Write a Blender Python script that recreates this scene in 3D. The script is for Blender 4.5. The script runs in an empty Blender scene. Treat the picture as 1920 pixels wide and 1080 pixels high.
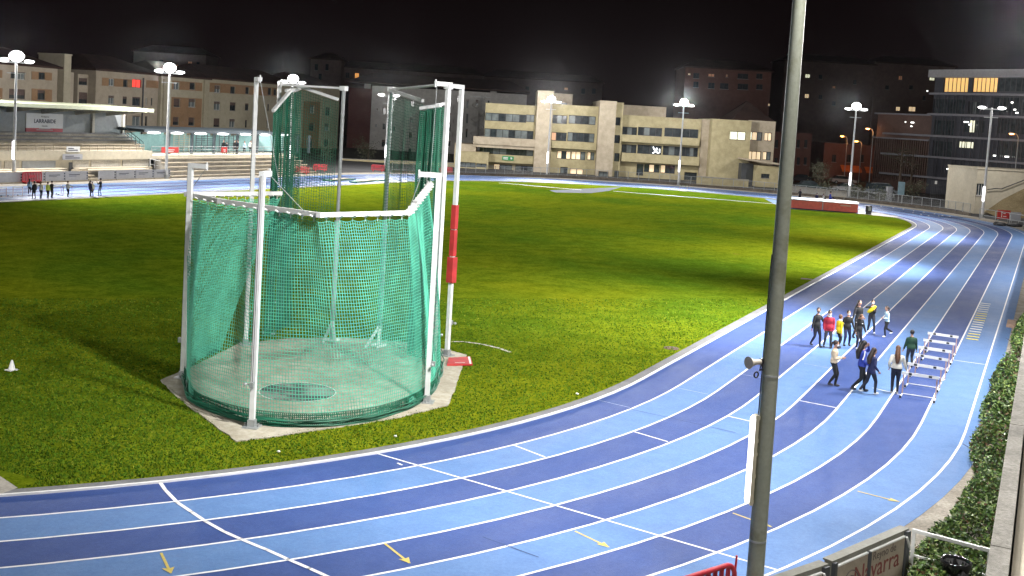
import bpy, math, random
from mathutils import Vector, Matrix
random.seed(7)
sc = bpy.context.scene
C = sc.collection
V3 = Vector
PI = math.pi
# ------------------------------------------------------------------ camera
F_PX, CX, CY = 2066.236, 960.0, 371.443
YAW, PITCH, ROLL = -0.4532169, 0.07256364, 0.05909235
CAM = V3((39.7246934, -33.9853974, 8.24447297))
_cy, _sy, _cp, _sp = math.cos(YAW), math.sin(YAW), math.cos(PITCH), math.sin(PITCH)
FW = V3((_sy*_cp, _cy*_cp, -_sp)); _r = V3((_cy, -_sy, 0)); _u = _r.cross(FW)
RT = math.cos(ROLL)*_r + math.sin(ROLL)*_u
UP = -math.sin(ROLL)*_r + math.cos(ROLL)*_u
cam_data = bpy.data.cameras.new('camera'); cam = bpy.data.objects.new('camera', cam_data); C.objects.link(cam)
M = Matrix.Identity(4)
for i in range(3):
    M[i][0], M[i][1], M[i][2], M[i][3] = RT[i], UP[i], -FW[i], CAM[i]
cam.matrix_world = M
cam_data.sensor_width = 36; cam_data.lens = F_PX/1920*36
cam_data.shift_y = (CY-540)/1920; cam_data.clip_end = 3000; cam_data.clip_start = .1
sc.camera = cam
# surveying helpers: where a sight line of the photograph meets a known plane of the place
def ray(x, y): return RT*((x-CX)/F_PX) - UP*((y-CY)/F_PX) + FW
def G(x, y, z=0.0):
    d = ray(x, y); t = (z-CAM.z)/d.z; return CAM+d*t
def near(x, y, X, Y):
    d = ray(x, y); t = ((X-CAM.x)*d.x+(Y-CAM.y)*d.y)/(d.x**2+d.y**2); return CAM+d*t
def PX(x, y, X):
    d = ray(x, y); t = (X-CAM.x)/d.x; return CAM+d*t
R0, L0, LW = 28.37054, 78.06867, 1.22
# ------------------------------------------------------------------ materials
MATS = {}
def mat(name, col, rough=.7, var=.12, scale=3.0, bump=0.0, metal=0.0, emit=None, est=0.0, col2=None, spec=.5, detail=6):
    if name in MATS: return MATS[name]
    m = bpy.data.materials.new(name); m.use_nodes = True; nt = m.node_tree; b = nt.nodes['Principled BSDF']
    b.inputs['Roughness'].default_value = rough; b.inputs['Metallic'].default_value = metal
    b.inputs['Specular IOR Level'].default_value = spec
    if emit is not None:
        b.inputs['Base Color'].default_value = (*col, 1)
        b.inputs['Emission Color'].default_value = (*emit, 1); b.inputs['Emission Strength'].default_value = est
        MATS[name] = m; return m
    tc = nt.nodes.new('ShaderNodeTexCoord'); nz = nt.nodes.new('ShaderNodeTexNoise')
    nz.inputs['Scale'].default_value = scale; nz.inputs['Detail'].default_value = detail
    nt.links.new(tc.outputs['Object'], nz.inputs['Vector'])
    rp = nt.nodes.new('ShaderNodeValToRGB')
    c2 = col2 or tuple(min(1, c*(1+var)) for c in col); c1 = tuple(c*(1-var) for c in col) if col2 is None else col
    rp.color_ramp.elements[0].position = .3; rp.color_ramp.elements[1].position = .7
    rp.color_ramp.elements[0].color = (*c1, 1); rp.color_ramp.elements[1].color = (*c2, 1)
    nt.links.new(nz.outputs['Fac'], rp.inputs['Fac']); nt.links.new(rp.outputs['Color'], b.inputs['Base Color'])
    if bump:
        n2 = nt.nodes.new('ShaderNodeTexNoise'); n2.inputs['Scale'].default_value = scale*8; n2.inputs['Detail'].default_value = 4
        nt.links.new(tc.outputs['Object'], n2.inputs['Vector'])
        bp = nt.nodes.new('ShaderNodeBump'); bp.inputs['Strength'].default_value = bump; bp.inputs['Distance'].default_value = .02
        nt.links.new(n2.outputs['Fac'], bp.inputs['Height']); nt.links.new(bp.outputs['Normal'], b.inputs['Normal'])
    MATS[name] = m; return m
def multi_noise(name, cols, scales, rough=.9, bump=.3, bump_scale=60, stretch=None, spec=.3, rvar=None):
    """surface colour from two noises of different size (worn tracks, mown grass, old concrete)"""
    m = bpy.data.materials.new(name); m.use_nodes = True; nt = m.node_tree; b = nt.nodes['Principled BSDF']
    L = nt.links.new; b.inputs['Specular IOR Level'].default_value = spec
    tc = nt.nodes.new('ShaderNodeTexCoord'); src = tc.outputs['Object']
    if stretch:
        mp = nt.nodes.new('ShaderNodeMapping'); mp.inputs['Scale'].default_value = stretch; L(src, mp.inputs['Vector']); st = mp.outputs['Vector']
    else: st = src
    out = None
    for i, (cc, s) in enumerate(zip(cols, scales)):
        nz = nt.nodes.new('ShaderNodeTexNoise'); nz.inputs['Scale'].default_value = s; nz.inputs['Detail'].default_value = 8; nz.inputs['Roughness'].default_value = .65
        L(st if i == 0 else src, nz.inputs['Vector'])
        rp = nt.nodes.new('ShaderNodeValToRGB'); rp.color_ramp.elements[0].position, rp.color_ramp.elements[1].position = cc[2] if len(cc) > 2 else (.35, .65)
        rp.color_ramp.elements[0].color = (*cc[0], 1); rp.color_ramp.elements[1].color = (*cc[1], 1)
        L(nz.outputs['Fac'], rp.inputs['Fac'])
        if out is None: out = rp.outputs['Color']
        else:
            mx = nt.nodes.new('ShaderNodeMix'); mx.data_type = 'RGBA'; mx.blend_type = 'MULTIPLY'; mx.inputs['Factor'].default_value = 1
            L(out, mx.inputs['A']); L(rp.outputs['Color'], mx.inputs['B']); out = mx.outputs['Result']
        if i == 0 and rvar:
            mr = nt.nodes.new('ShaderNodeMapRange'); mr.inputs['To Min'].default_value, mr.inputs['To Max'].default_value = rvar
            mr.inputs['From Min'].default_value, mr.inputs['From Max'].default_value = .3, .7
            L(nz.outputs['Fac'], mr.inputs['Value']); L(mr.outputs['Result'], b.inputs['Roughness'])
    L(out, b.inputs['Base Color'])
    if not rvar: b.inputs['Roughness'].default_value = rough
    if bump:
        n2 = nt.nodes.new('ShaderNodeTexNoise'); n2.inputs['Scale'].default_value = bump_scale; n2.inputs['Detail'].default_value = 3
        L(src, n2.inputs['Vector']); bp = nt.nodes.new('ShaderNodeBump'); bp.inputs['Strength'].default_value = bump; bp.inputs['Distance'].default_value = .02
        L(n2.outputs['Fac'], bp.inputs['Height']); L(bp.outputs['Normal'], b.inputs['Normal'])
    MATS[name] = m; return m
# ------------------------------------------------------------------ mesh builder
class MB:
    def __init__(s): s.v = []; s.f = []; s.m = []; s.sm = []
    def add(s, vs, fs, mi=0, smooth=False):
        o = len(s.v); s.v += [tuple(v) for v in vs]
        for f in fs: s.f.append(tuple(i+o for i in f)); s.m.append(mi); s.sm.append(smooth)
        return s
    def quad(s, a, b, c, d, mi=0): return s.add([a, b, c, d], [(0, 1, 2, 3)], mi)
    def box(s, x0, x1, y0, y1, z0, z1, mi=0):
        v = [(x, y, z) for z in (z0, z1) for y in (y0, y1) for x in (x0, x1)]
        return s.add(v, [(0, 2, 3, 1), (4, 5, 7, 6), (0, 1, 5, 4), (2, 6, 7, 3), (0, 4, 6, 2), (1, 3, 7, 5)], mi)
    def obox(s, c, ax, ay, az, mi=0):  # centre and three half-axis vectors
        c, ax, ay, az = map(V3, (c, ax, ay, az))
        v = [c+ax*i+ay*j+az*k for k in (-1, 1) for j in (-1, 1) for i in (-1, 1)]
        return s.add(v, [(0, 2, 3, 1), (4, 5, 7, 6), (0, 1, 5, 4), (2, 6, 7, 3), (0, 4, 6, 2), (1, 3, 7, 5)], mi)
    def beam(s, p0, p1, w, h, mi=0, up=(0, 0, 1)):
        p0, p1 = V3(p0), V3(p1); d = p1-p0; l = d.length
        if l < 1e-6: return s
        d /= l; sd = d.cross(V3(up))
        if sd.length < 1e-4: sd = d.cross(V3((1, 0, 0)))
        sd.normalize(); u = sd.cross(d); return s.obox((p0+p1)/2, d*l/2, sd*w/2, u*h/2, mi)
    def path(s, pts, rad, n=8, mi=0, cap=True, smooth=True):
        pts = [V3(p) for p in pts]
        if not isinstance(rad, (list, tuple)): rad = [rad]*len(pts)
        vs = []; prev = None
        for i, p in enumerate(pts):
            t = (pts[min(i+1, len(pts)-1)]-pts[max(i-1, 0)]).normalized()
            if prev is None:
                a = t.cross(V3((0, 0, 1)))
                if a.length < 1e-3: a = t.cross(V3((0, 1, 0)))
            else: a = prev-t*prev.dot(t)
            a.normalize(); prev = a; b = t.cross(a)
            vs += [p+(a*math.cos(2*PI*k/n)+b*math.sin(2*PI*k/n))*rad[i] for k in range(n)]
        fs = [(i*n+k, i*n+(k+1) % n, (i+1)*n+(k+1) % n, (i+1)*n+k) for i in range(len(pts)-1) for k in range(n)]
        s.add(vs, fs, mi, smooth)
        if cap: s.add(vs[:n], [tuple(range(n))[::-1]], mi); s.add(vs[-n:], [tuple(range(n))], mi)
        return s
    def ell(s, c, rx, ry, rz, mi=0, nu=12, nv=8, rot=None):
        c = V3(c); vs = []
        for j in range(nv+1):
            t = PI*j/nv
            for i in range(nu):
                p = 2*PI*i/nu; q = V3((rx*math.sin(t)*math.cos(p), ry*math.sin(t)*math.sin(p), rz*math.cos(t)))
                vs.append(c+(rot @ q if rot else q))
        fs = [(j*nu+i, (j+1)*nu+i, (j+1)*nu+(i+1) % nu, j*nu+(i+1) % nu) for j in range(nv) for i in range(nu)]
        return s.add(vs, fs, mi, True)
    def lathe(s, c, prof, n=16, mi=0):
        c = V3(c); vs = [c+V3((r*math.cos(2*PI*k/n), r*math.sin(2*PI*k/n), z)) for r, z in prof for k in range(n)]
        fs = [(i*n+k, i*n+(k+1) % n, (i+1)*n+(k+1) % n, (i+1)*n+k) for i in range(len(prof)-1) for k in range(n)]
        return s.add(vs, fs, mi, True)
    def poly(s, pts, z0, z1, mi=0):  # extruded polygon
        n = len(pts); v = [(p[0], p[1], z0) for p in pts]+[(p[0], p[1], z1) for p in pts]
        fs = [tuple(range(n, 2*n)), tuple(range(n))[::-1]]+[(i, (i+1) % n, n+(i+1) % n, n+i) for i in range(n)]
        return s.add(v, fs, mi)
    def mesh(s, name, mats, loc=(0, 0, 0)):
        me = bpy.data.meshes.new(name); l = V3(loc)
        me.from_pydata([V3(v)-l for v in s.v], [], s.f)
        for m in (mats if isinstance(mats, (list, tuple)) else [mats]): me.materials.append(m)
        me.polygons.foreach_set('material_index', s.m); me.polygons.foreach_set('use_smooth', s.sm); me.update()
        return me
    def obj(s, name, mats, parent=None, label=None):
        loc = parent_origin(parent)
        o = bpy.data.objects.new(name, s.mesh(name, mats, loc)); C.objects.link(o)
        if parent: o.parent = parent
        if label: o['label'] = label
        return o
def parent_origin(p):
    l = V3((0, 0, 0))
    while p is not None: l += p.location; p = p.parent
    return l
def thing(name, label, cat, loc=(0, 0, 0), group=None):
    o = bpy.data.objects.new(name, None); C.objects.link(o); o.location = loc; o.empty_display_size = .2
    o['label'] = label; o['category'] = cat
    if group: o['group'] = group
    return o
def tag(o, label, cat, group=None):
    o['label'] = label; o['category'] = cat
    if group: o['group'] = group
    return o
def struct(o, kind='structure'): o['kind'] = kind; return o
def copy_thing(o, loc, rz=None, label=None):
    c = o.copy(); C.objects.link(c); c.location = loc
    if rz is not None: c.rotation_euler = (0, 0, rz)
    if label: c['label'] = label
    for ch in o.children:
        d = ch.copy(); C.objects.link(d); d.parent = c
        for g in ch.children:
            e = g.copy(); C.objects.link(e); e.parent = d
    return c
def text_mesh(body, size, origin, xdir, ydir, mats, parent, name='lettering', align='CENTER', off=.004, bold=0.0):
    cu = bpy.data.curves.new('t', 'FONT'); cu.body = body; cu.size = size; cu.align_x = align; cu.extrude = .003; cu.resolution_u = 3; cu.offset = bold
    to = bpy.data.objects.new('t', cu); C.objects.link(to); dg = bpy.context.evaluated_depsgraph_get(); dg.update()
    me = bpy.data.meshes.new_from_object(to.evaluated_get(dg)); bpy.data.objects.remove(to)
    xd, yd = V3(xdir).normalized(), V3(ydir).normalized(); zd = xd.cross(yd); l = parent_origin(parent); o0 = V3(origin)
    for v in me.vertices: v.co = o0+xd*v.co.x+yd*v.co.y+zd*(v.co.z+off)-l
    me.materials.clear(); me.materials.append(mats)
    o = bpy.data.objects.new(name, me); C.objects.link(o); o.parent = parent; return o
# ------------------------------------------------------------------ shared materials
m_white = mat('white_paint', (.72, .72, .70), .45, .06)
m_alu = mat('painted_aluminium', (.66, .67, .66), .4, .08, 5)
m_grey_metal = mat('galvanised_metal', (.34, .36, .36), .45, .12, 6, metal=.4)
m_dark_metal = mat('dark_metal', (.05, .055, .06), .5)
m_black = mat('black_plastic', (.02, .02, .022), .5)
m_red = mat('red_plastic', (.50, .035, .05), .5, .15)
m_conc = multi_noise('old_concrete', [((.30, .28, .24), (.48, .45, .39)), ((.75, .75, .75), (1, 1, 1))], [.8, 9], .9, .4, 40)
m_conc_pale = multi_noise('pale_concrete', [((.42, .40, .35), (.58, .55, .48)), ((.7, .7, .7), (1, 1, 1))], [.9, 7], .85, .3, 40)
m_cream = multi_noise('cream_render', [((.50, .45, .34), (.60, .55, .43)), ((.86, .86, .86), (1, 1, 1))], [.25, 2.5], .85, .15, 30)
m_asphalt = multi_noise('asphalt', [((.035, .035, .037), (.06, .06, .06)), ((.8, .8, .8), (1, 1, 1))], [.3, 20], .9, .3, 80)
m_glass = mat('dark_window_glass', (.035, .045, .05), .08, .4, 1.5, spec=.8)
m_glass_pale = mat('curtained_window_glass', (.16, .19, .19), .15, .3, 1.2, spec=.8)
m_frame_dark = mat('dark_window_frame', (.03, .032, .035), .5)
m_frame_white = mat('white_window_frame', (.6, .6, .58), .5)
m_lamp = mat('lit_lamp_lens', (1, 1, 1), .5, emit=(1, .98, 1), est=8)
m_tube = mat('lit_tube_panel', (1, 1, 1), .5, emit=(.97, .95, 1), est=2.6)
m_orange = mat('lit_sodium_lens', (1, .6, .3), .5, emit=(1, .38, .10), est=14)
# ================================================================== ground, field and track
def stad(off, n=72, y0=None):
    """the oval at a given offset outside the inner kerb, counter-clockwise from the start of the near bend"""
    r = R0+off; P = []
    for i in range(n+1):
        a = PI+PI*i/n; P.append((r*math.cos(a), r*math.sin(a)))
    for i in range(1, 24): P.append((r, L0*i/24))
    for i in range(n+1):
        a = PI*i/n; P.append((r*math.cos(a), L0+r*math.sin(a)))
    for i in range(1, 24): P.append((-r, L0*(24-i)/24))
    return P
def ring(mb, o0, o1, z, mi=0, h=0.0):
    A, B = stad(o0), stad(o1); n = len(A); v = [(x, y, z+h) for x, y in A]+[(x, y, z+h) for x, y in B]
    mb.add(v, [(i, n+i, n+(i+1) % n, (i+1) % n) for i in range(n)], mi)
    if h:
        for Q, fl in ((A, 1), (B, 0)):
            w = [(x, y, z) for x, y in Q]+[(x, y, z+h) for x, y in Q]
            mb.add(w, [((i, n+i, n+(i+1) % n, (i+1) % n) if fl else (i, (i+1) % n, n+(i+1) % n, n+i)) for i in range(n)], mi)
m_grass = multi_noise('mown_grass', [((.088, .160, .015), (.190, .218, .015), (.38, .62)), ((.66, .72, .5), (1.1, 1.08, 1.0)), ((.45, .52, .45), (1.3, 1.25, 1.1), (.25, .75)), ((1.7, 1.0, 3.5), (1, 1, 1), (.26, .35)), ((.55, .62, .5), (1.18, 1.12, 1), (.3, .7))], [.055, .9, 14, .6, 4.5], 1.0, 1.0, 22, spec=0)
m_tl = multi_noise('light_blue_track', [((.090, .19, .40), (.108, .21, .43)), ((.88, .89, .9), (1.06, 1.05, 1.04)), ((.84, .86, .9), (1.1, 1.08, 1.05), (.3, .7)), ((.8, .8, .82), (1, 1, 1), (.22, .34))], [.5, 12, 1.7, 3.1], .7, .5, 90, (1, .35, 1), .30, (.45, .75))
m_td = multi_noise('dark_blue_track', [((.031, .066, .225), (.040, .077, .245)), ((.88, .89, .9), (1.1, 1.08, 1.05)), ((.82, .85, .9), (1.14, 1.1, 1.05), (.3, .7)), ((1.5, 1.35, 1.1), (1, 1, 1), (.22, .34))], [.5, 12, 1.7, 3.1], .7, .5, 90, (1, .35, 1), .30, (.45, .75))
m_line = mat('white_line_paint', (.78, .78, .78), .6, .06, 8)
m_yel = mat('yellow_line_paint', (.50, .40, .10), .6, .15, 20)
m_drain = multi_noise('grey_drain_concrete', [((.15, .155, .16), (.22, .22, .225)), ((.75, .75, .75), (1, 1, 1))], [1.2, 14], .85, .3, 50)
g = MB(); g.add([(-420, -150, -.03), (350, -150, -.03), (350, 700, -.03), (-420, 700, -.03)], [(0, 1, 2, 3)])
struct(g.obj('ground', m_asphalt))
g = MB(); P = stad(-.42); g.add([(x, y, 0) for x, y in P], [tuple(range(len(P)))])
struct(g.obj('infield_grass', m_grass))
g = MB(); ring(g, -.43, -.04, .004); struct(g.obj('drain_channel', m_drain))
g = MB(); ring(g, -.045, .02, .004, 0, .05); struct(g.obj('track_kerb', m_white))
g = MB()
for k in range(8): ring(g, LW*k+.02, LW*(k+1), .008, 1 if k % 2 == 0 else 0)
ring(g, LW*8, LW*8+.55, .008, 0)
struct(g.obj('running_track', [m_tl, m_td]))
g = MB()
for k in range(1, 9): ring(g, LW*k-.03, LW*k+.03, .012)
def radial(b, xa, ya, xb, yb, w=.05, mi=0):
    p, q = G(xa, ya), G(xb, yb); p.z = q.z = .015; d = (q-p).normalized(); n = V3((-d.y, d.x, 0))*w/2
    b.quad(p-n, q-n, q+n, p+n, mi)
for a in [(706, 851, 1458, 1070), (962, 835, 1022, 858), (1188, 810, 1252, 829), (1365, 781, 1452, 801), (1500, 752, 1567, 765), (1636, 728, 1690, 741), (1783, 675, 1846, 684), (745, 869, 754, 873)]: radial(g, *a)
for a in [(1122, 751, 1181, 765), (1270, 728, 1328, 740), (1392, 703, 1455, 713), (1508, 682, 1560, 692)]: radial(g, *a, .028, 2)
for a in [(1178, 767, 1379, 812), (905, 1008, 1010, 1046)]: radial(g, *a, .03, 3)
# the curved start line of the long races
pts = [(301, 907), (310, 920), (332, 943), (359, 961), (386, 979), (420, 998), (451, 1012), (500, 1032), (540, 1050), (580, 1067), (640, 1094)]
for a, b in zip(pts, pts[1:]):
    p, q = G(*a), G(*b); p.z = q.z = .0165; d = (q-p).normalized(); n = V3((-d.y, d.x, 0))*.04
    g.quad(p-n-d*.02, q-n+d*.02, q+n+d*.02, p+n-d*.02)
for (xa, ya, xb, yb, hx, hy) in [(302, 1038, 320, 1076, 326, 1070), (721, 1020, 768, 1057, 769, 1049), (1078, 997, 1141, 1027, 1138, 1020), (1374, 963, 1446, 989, 1438, 981), (1608, 922, 1686, 942, 1676, 934)]:
    radial(g, xa, ya, xb, yb, .05, 1)
    a, b = G(xb, yb), G(hx, hy); d = G(xa, ya)-a; d.normalize(); e = V3((-d.y, d.x, 0)); a.z = b.z = .018
    g.add([a-d*.03, a+d*.24+e*.11, a+d*.2], [(0, 1, 2)], 1); g.add([a-d*.03, a+d*.2, a+d*.24-e*.11], [(0, 1, 2)], 1)
struct(g.obj('track_marking', [m_line, m_yel, mat('faded_line_paint', (.36, .42, .5), .7, .2, 12), mat('dark_track_seam', (.03, .06, .16), .8)]))
def in_slab(q):
    P_ = [G(*a) for a in ((301, 714), (446, 646), (640, 634), (838, 657), (875, 667), (840, 761), (443, 829))]; c = False; j = len(P_)-1
    for i in range(len(P_)):
        if (P_[i].y > q.y) != (P_[j].y > q.y) and q.x < (P_[j].x-P_[i].x)*(q.y-P_[i].y)/(P_[j].y-P_[i].y)+P_[i].x: c = not c
        j = i
    return c
rnd = random.Random(12); g = MB()
m_bl = [mat('grass_blade_green', (.075, .15, .012), .9, .2, 5, spec=0), mat('grass_blade_yellow', (.17, .20, .02), .9, .2, 5, spec=0), mat('grass_blade_dark', (.04, .085, .008), .9, .2, 5, spec=0)]
nb_ = 0
while nb_ < 60000:
    px_, py_ = rnd.uniform(-20, 1480), rnd.uniform(560, 930); q = G(px_, py_)
    rr = math.hypot(q.x, min(q.y, 0))-R0
    if rr > -.46 or q.x < G(40, 915).x and q.y < G(0, 890).y+.2 or in_slab(q): continue
    nb_ += 1; s = rnd.uniform(.012, .028)*(1+(930-py_)/700); an = rnd.uniform(0, 6.28); dx, dy = math.cos(an)*s, math.sin(an)*s; hh = rnd.uniform(.02, .055)
    g.add([(q.x-dx, q.y-dy, .001), (q.x+dx, q.y+dy, .001), (q.x+rnd.uniform(-.03, .03), q.y+rnd.uniform(-.03, .03), hh)], [(0, 1, 2)], rnd.choices((0, 1, 2), (6, 1.5, 4))[0])
struct(g.obj('grass', m_bl), 'stuff')
# verges outside the track
m_verge = multi_noise('gravelly_verge', [((.30, .27, .22), (.50, .46, .39)), ((.6, .6, .6), (1, 1, 1))], [1.5, 14], .95, .5, 60)
g = MB(); ring(g, LW*8+.55, LW*8+3.2, .002); struct(g.obj('track_verge', m_verge))
# blue apron in the far D, the worn path and the pale strip of the long run-up, corner slab
g = MB(); ap = [G(*q) for q in ((1433, 372.5), (1455, 384), (1480, 391.5), (1609, 400.5), (1640, 402), (1668, 404.5), (1600, 392.5), (1526, 383), (1480, 377.5))]
g.add([(q.x, q.y, .006) for q in ap], [tuple(range(len(ap)))]); struct(g.obj('jump_apron', m_tl))
g = MB(); ap = [G(*q) for q in ((1030, 357), (1092, 354), (1165, 351), (1142, 358), (1110, 362), (1042, 361))]
g.add([(q.x, q.y, .007) for q in ap], [tuple(range(len(ap)))]); struct(g.obj('worn_path', mat('worn_grey_path', (.07, .085, .10), .9, .25, 2, spec=.1)))
g = MB()
for a, b in (((935, 343), (1090, 356)), ((1150, 358.5), (1456, 382.5))):
    p, q = G(*a), G(*b); p.z = q.z = .009; d = (q-p).normalized(); n = V3((-d.y, d.x, 0))*.16; g.quad(p-n, q-n, q+n, p+n)
struct(g.obj('field_marking', m_line))
g = MB(); ap = [G(*q) for q in ((1605, 400.5), (1640, 399), (1680, 405), (1704, 414.5), (1690, 409))]
g.add([(q.x, q.y, .012) for q in ap], [tuple(range(len(ap)))]); struct(g.obj('concrete_strip', m_conc_pale))
g = MB(); ap = [G(*q) for q in ((-60, 880), (0, 893), (33, 915), (0, 927), (-60, 934))]
g.add([(q.x, q.y, .006) for q in ap], [tuple(range(len(ap)))]); struct(g.obj('corner_slab', m_conc))
# concrete arc left of the circle sector and the slab under the cage
g = MB(); arc = [G(*q) for q in ((838, 641), (870, 641), (905, 646), (935, 653), (957, 661))]
for a, b in zip(arc, arc[1:]):
    d = (b-a).normalized(); n = V3((-d.y, d.x, 0))*.07; g.add([(*(a-n).xy, .012), (*(b-n).xy, .012), (*(b+n).xy, .012), (*(a+n).xy, .012)], [(0, 1, 2, 3)])
struct(g.obj('throwing_sector_arc', m_conc_pale))
m_slab = multi_noise('throwing_slab_concrete', [((.40, .37, .30), (.60, .56, .47)), ((.7, .68, .62), (1, 1, 1)), ((.8, .8, .78), (1, 1, 1))], [.5, 2.2, 12], .85, .25, 50)
slab_px = [(301, 714), (372, 684), (446, 646), (540, 636), (640, 634), (760, 642), (838, 657), (875, 667), (867, 692), (856, 722), (840, 761), (753, 783), (600, 807), (500, 822), (443, 829), (400, 797), (330, 745)]
sl = [G(*q) for q in slab_px]
def dense(pts, n=6, jig=.03):
    out = []
    for a, b in zip(pts, pts[1:]+pts[:1]):
        for i in range(n):
            q = a.lerp(b, i/n)
            if i: q = q+V3((random.uniform(-jig, jig), random.uniform(-jig, jig), 0))
            out.append(q)
    return out
g = MB(); g.poly([(q.x, q.y) for q in dense(sl)], -.02, .03); struct(g.obj('concrete_slab', m_slab))
m_circ = multi_noise('dark_circle_concrete', [((.07, .085, .08), (.30, .30, .27), (.42, .58)), ((.8, .8, .8), (1, 1, 1))], [1.1, 9], .8, .2, 60)
cc = V3((20.83, -8.5, 0)); g = MB()
n = 48; g.add([(cc.x+1.07*math.cos(2*PI*i/n), cc.y+1.07*math.sin(2*PI*i/n), .034) for i in range(n)], [tuple(range(n))], 0)
for i in range(n):
    a, b = 2*PI*i/n, 2*PI*(i+1)/n
    g.add([(cc.x+r*math.cos(t), cc.y+r*math.sin(t), .04) for r, t in ((1.07, a), (1.10, a), (1.10, b), (1.07, b))], [(0, 1, 2, 3)], 1)
struct(g.obj('throwing_circle', [m_circ, m_white]))

# ================================================================== hammer cage
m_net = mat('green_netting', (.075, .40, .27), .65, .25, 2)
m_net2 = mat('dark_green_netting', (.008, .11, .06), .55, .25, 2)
m_rope = mat('white_tie_cord', (.7, .7, .68), .6)
m_pad = mat('red_foam_padding', (.42, .03, .03), .5, .2)
cage = thing('hammer_cage', 'big hammer throwing cage of white posts hung with green netting on the grass', 'throwing cage', (20.83, -8.5, 0))
posts = {}
def post(px, py, z, arm, w=.128, mats=m_alu, wbase=None):
    b = G(px, py); top = V3((b.x, b.y, z)); toc = (V3((cc.x, cc.y, 0))-V3((b.x, b.y, 0))).normalized()
    mb = MB(); side = V3((-toc.y, toc.x, 0))
    mb.obox((b.x, b.y, .12+z/2), side*w/2, toc*w/2, (0, 0, z/2-.12))
    o = mb.obj('post', mats, cage)
    f = MB(); f.obox((b.x, b.y, .045), side*.2, toc*.2, (0, 0, .016)); f.obox((b.x, b.y, .13), side*(w/2+.03), toc*(w/2+.03), (0, 0, .10))
    f.path([b+side*.17+V3((0, 0, .03)), b+side*.17+V3((0, 0, .14))], .025, 6); f.path([b-side*.17+V3((0, 0, .03)), b-side*.17+V3((0, 0, .14))], .025, 6)
    f.obj('base_plate', m_grey_metal, o)
    if arm:
        a = MB(); c = top+toc*arm/2-V3((0, 0, w/2)); a.obox(c, side*(w/2+.003), toc*(arm/2+w/2+.002), (0, 0, w/2+.003)); e = top+toc*(arm+w/2)
        a.obox(e+V3((0, 0, -.06)), side*.02, toc*.02, (0, 0, .12)); a.obj('arm', mats, o)
    # winch and rope cleat at working height
    wz = 1.15; wn = MB(); q = b+V3((0, 0, wz))-toc*(w/2+.06)
    wn.obox(q, side*.05, toc*.06, (0, 0, .07)); wn.path([q+side*.05, q+side*.16], .014, 6); wn.ell(q+side*.18, .05, .05, .05, 0, 8, 6); wn.obj('winch', m_grey_metal, o)
    rp = MB(); rp.path([b-toc*(w/2+.035)+V3((0, 0, wz)), b-toc*(w/2+.035)+V3((0, 0, z-.1))], .010, 5); rp.obj('hoist_rope', m_dark_metal, o)
    return b, top, toc, o
PA = post(343, 710, 6.38, .45); PB = post(472, 803, 6.54, .45); PC_ = post(800, 756, 6.58, .5)
PE = post(460, 648, 9.09, .45); PF = post(504, 627, 9.04, .5); PI_ = post(812, 693, 9.24, .5); PD = post(838, 668, 9.24, .5)
for (px, py, z) in ((622, 640, 8.99), (710, 650, 9.03)):
    b = G(px, py); mb = MB(); mb.path([(b.x, b.y, .04), (b.x, b.y, 4.2)], .085, 10); mb.path([(b.x, b.y, 4.15), (b.x, b.y, z)], .06, 10)
    mb.path([(b.x, b.y, 4.05), (b.x, b.y, 4.3)], .10, 10)
    o = mb.obj('gate_post', m_grey_metal, cage)
    f = MB(); t = (V3((cc.x, cc.y, 0))-V3((b.x, b.y, 0))).normalized(); f.obox((b.x, b.y, .06), V3((.2, 0, 0)), V3((0, .2, 0)), (0, 0, .03))
    f.path([b+t*.75+V3((.25, 0, .07)), b+V3((0, 0, .75))], .05, 8); f.path([b+t*.75+V3((-.25, 0, .07)), b+V3((0, 0, .75))], .05, 8); f.obj('brace', m_alu, o)
# red foam pads strapped to the post with the arm furthest right
b, top, toc, o = PD; sd = V3((-toc.y, toc.x, 0)); f = MB()
for z0, z1, w in ((2.55, 3.42, .125), (3.46, 4.35, .09), (4.38, 5.2, .09)):
    f.obox((b.x, b.y, (z0+z1)/2), sd*w, toc*w, (0, 0, (z1-z0)/2))
f.obj('post_padding', m_pad, o)
# ring beam with its white ties
rn = [near(527, 362, 16.2, -4.6), near(352, 364, 17.0, -8.9), near(414, 377, 18.7, -9.7), near(600, 403, 22.6, -10.4), near(765, 399, 23.6, -7.6), near(806, 346, 22.0, -3.6), near(793, 329, 21.3, -1.9)]
rb = MB()
for a, b in zip(rn, rn[1:]): rb.beam(a, b, .12, .12)
for a in rn[1:-1]: rb.obox(a, (.075, 0, 0), (0, .075, 0), (0, 0, .065))
ring_o = rb.obj('ring_beam', m_white, cage)
for a, b in zip(rn, rn[1:]):
    d = b-a; k = max(2, int(d.length/.42)); dn = d.normalized(); s = V3((-dn.y, dn.x, 0))
    for i in range(k):
        q = a.lerp(b, (i+.5)/k); tie = MB(); tie.path([q-s*.16+V3((0, 0, -.02)), q+s*.0+V3((0, 0, -.085)), q+s*.16+V3((0, 0, -.06))], .028, 6)
        tie.path([q+V3((0, 0, -.06)), q+V3((0, 0, -.2))], .012, 5); tie.obj('tie', m_rope, ring_o)
for (b, top, toc, o), r in ((PA, rn[1]), (PB, None), (PC_, rn[4]), (PI_, rn[5]), (PE, rn[0])):
    e = top+toc*.5-V3((0, 0, .1))
    if r is None:
        a, c = rn[2], rn[3]; d = (c-a); t = max(0, min(1, (e-a).dot(d)/d.dot(d))); r = a.lerp(c, t)
    hang = MB(); hang.path([e, r], .010, 5); hang.obj('hoist_wire', m_grey_metal, cage)
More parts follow.
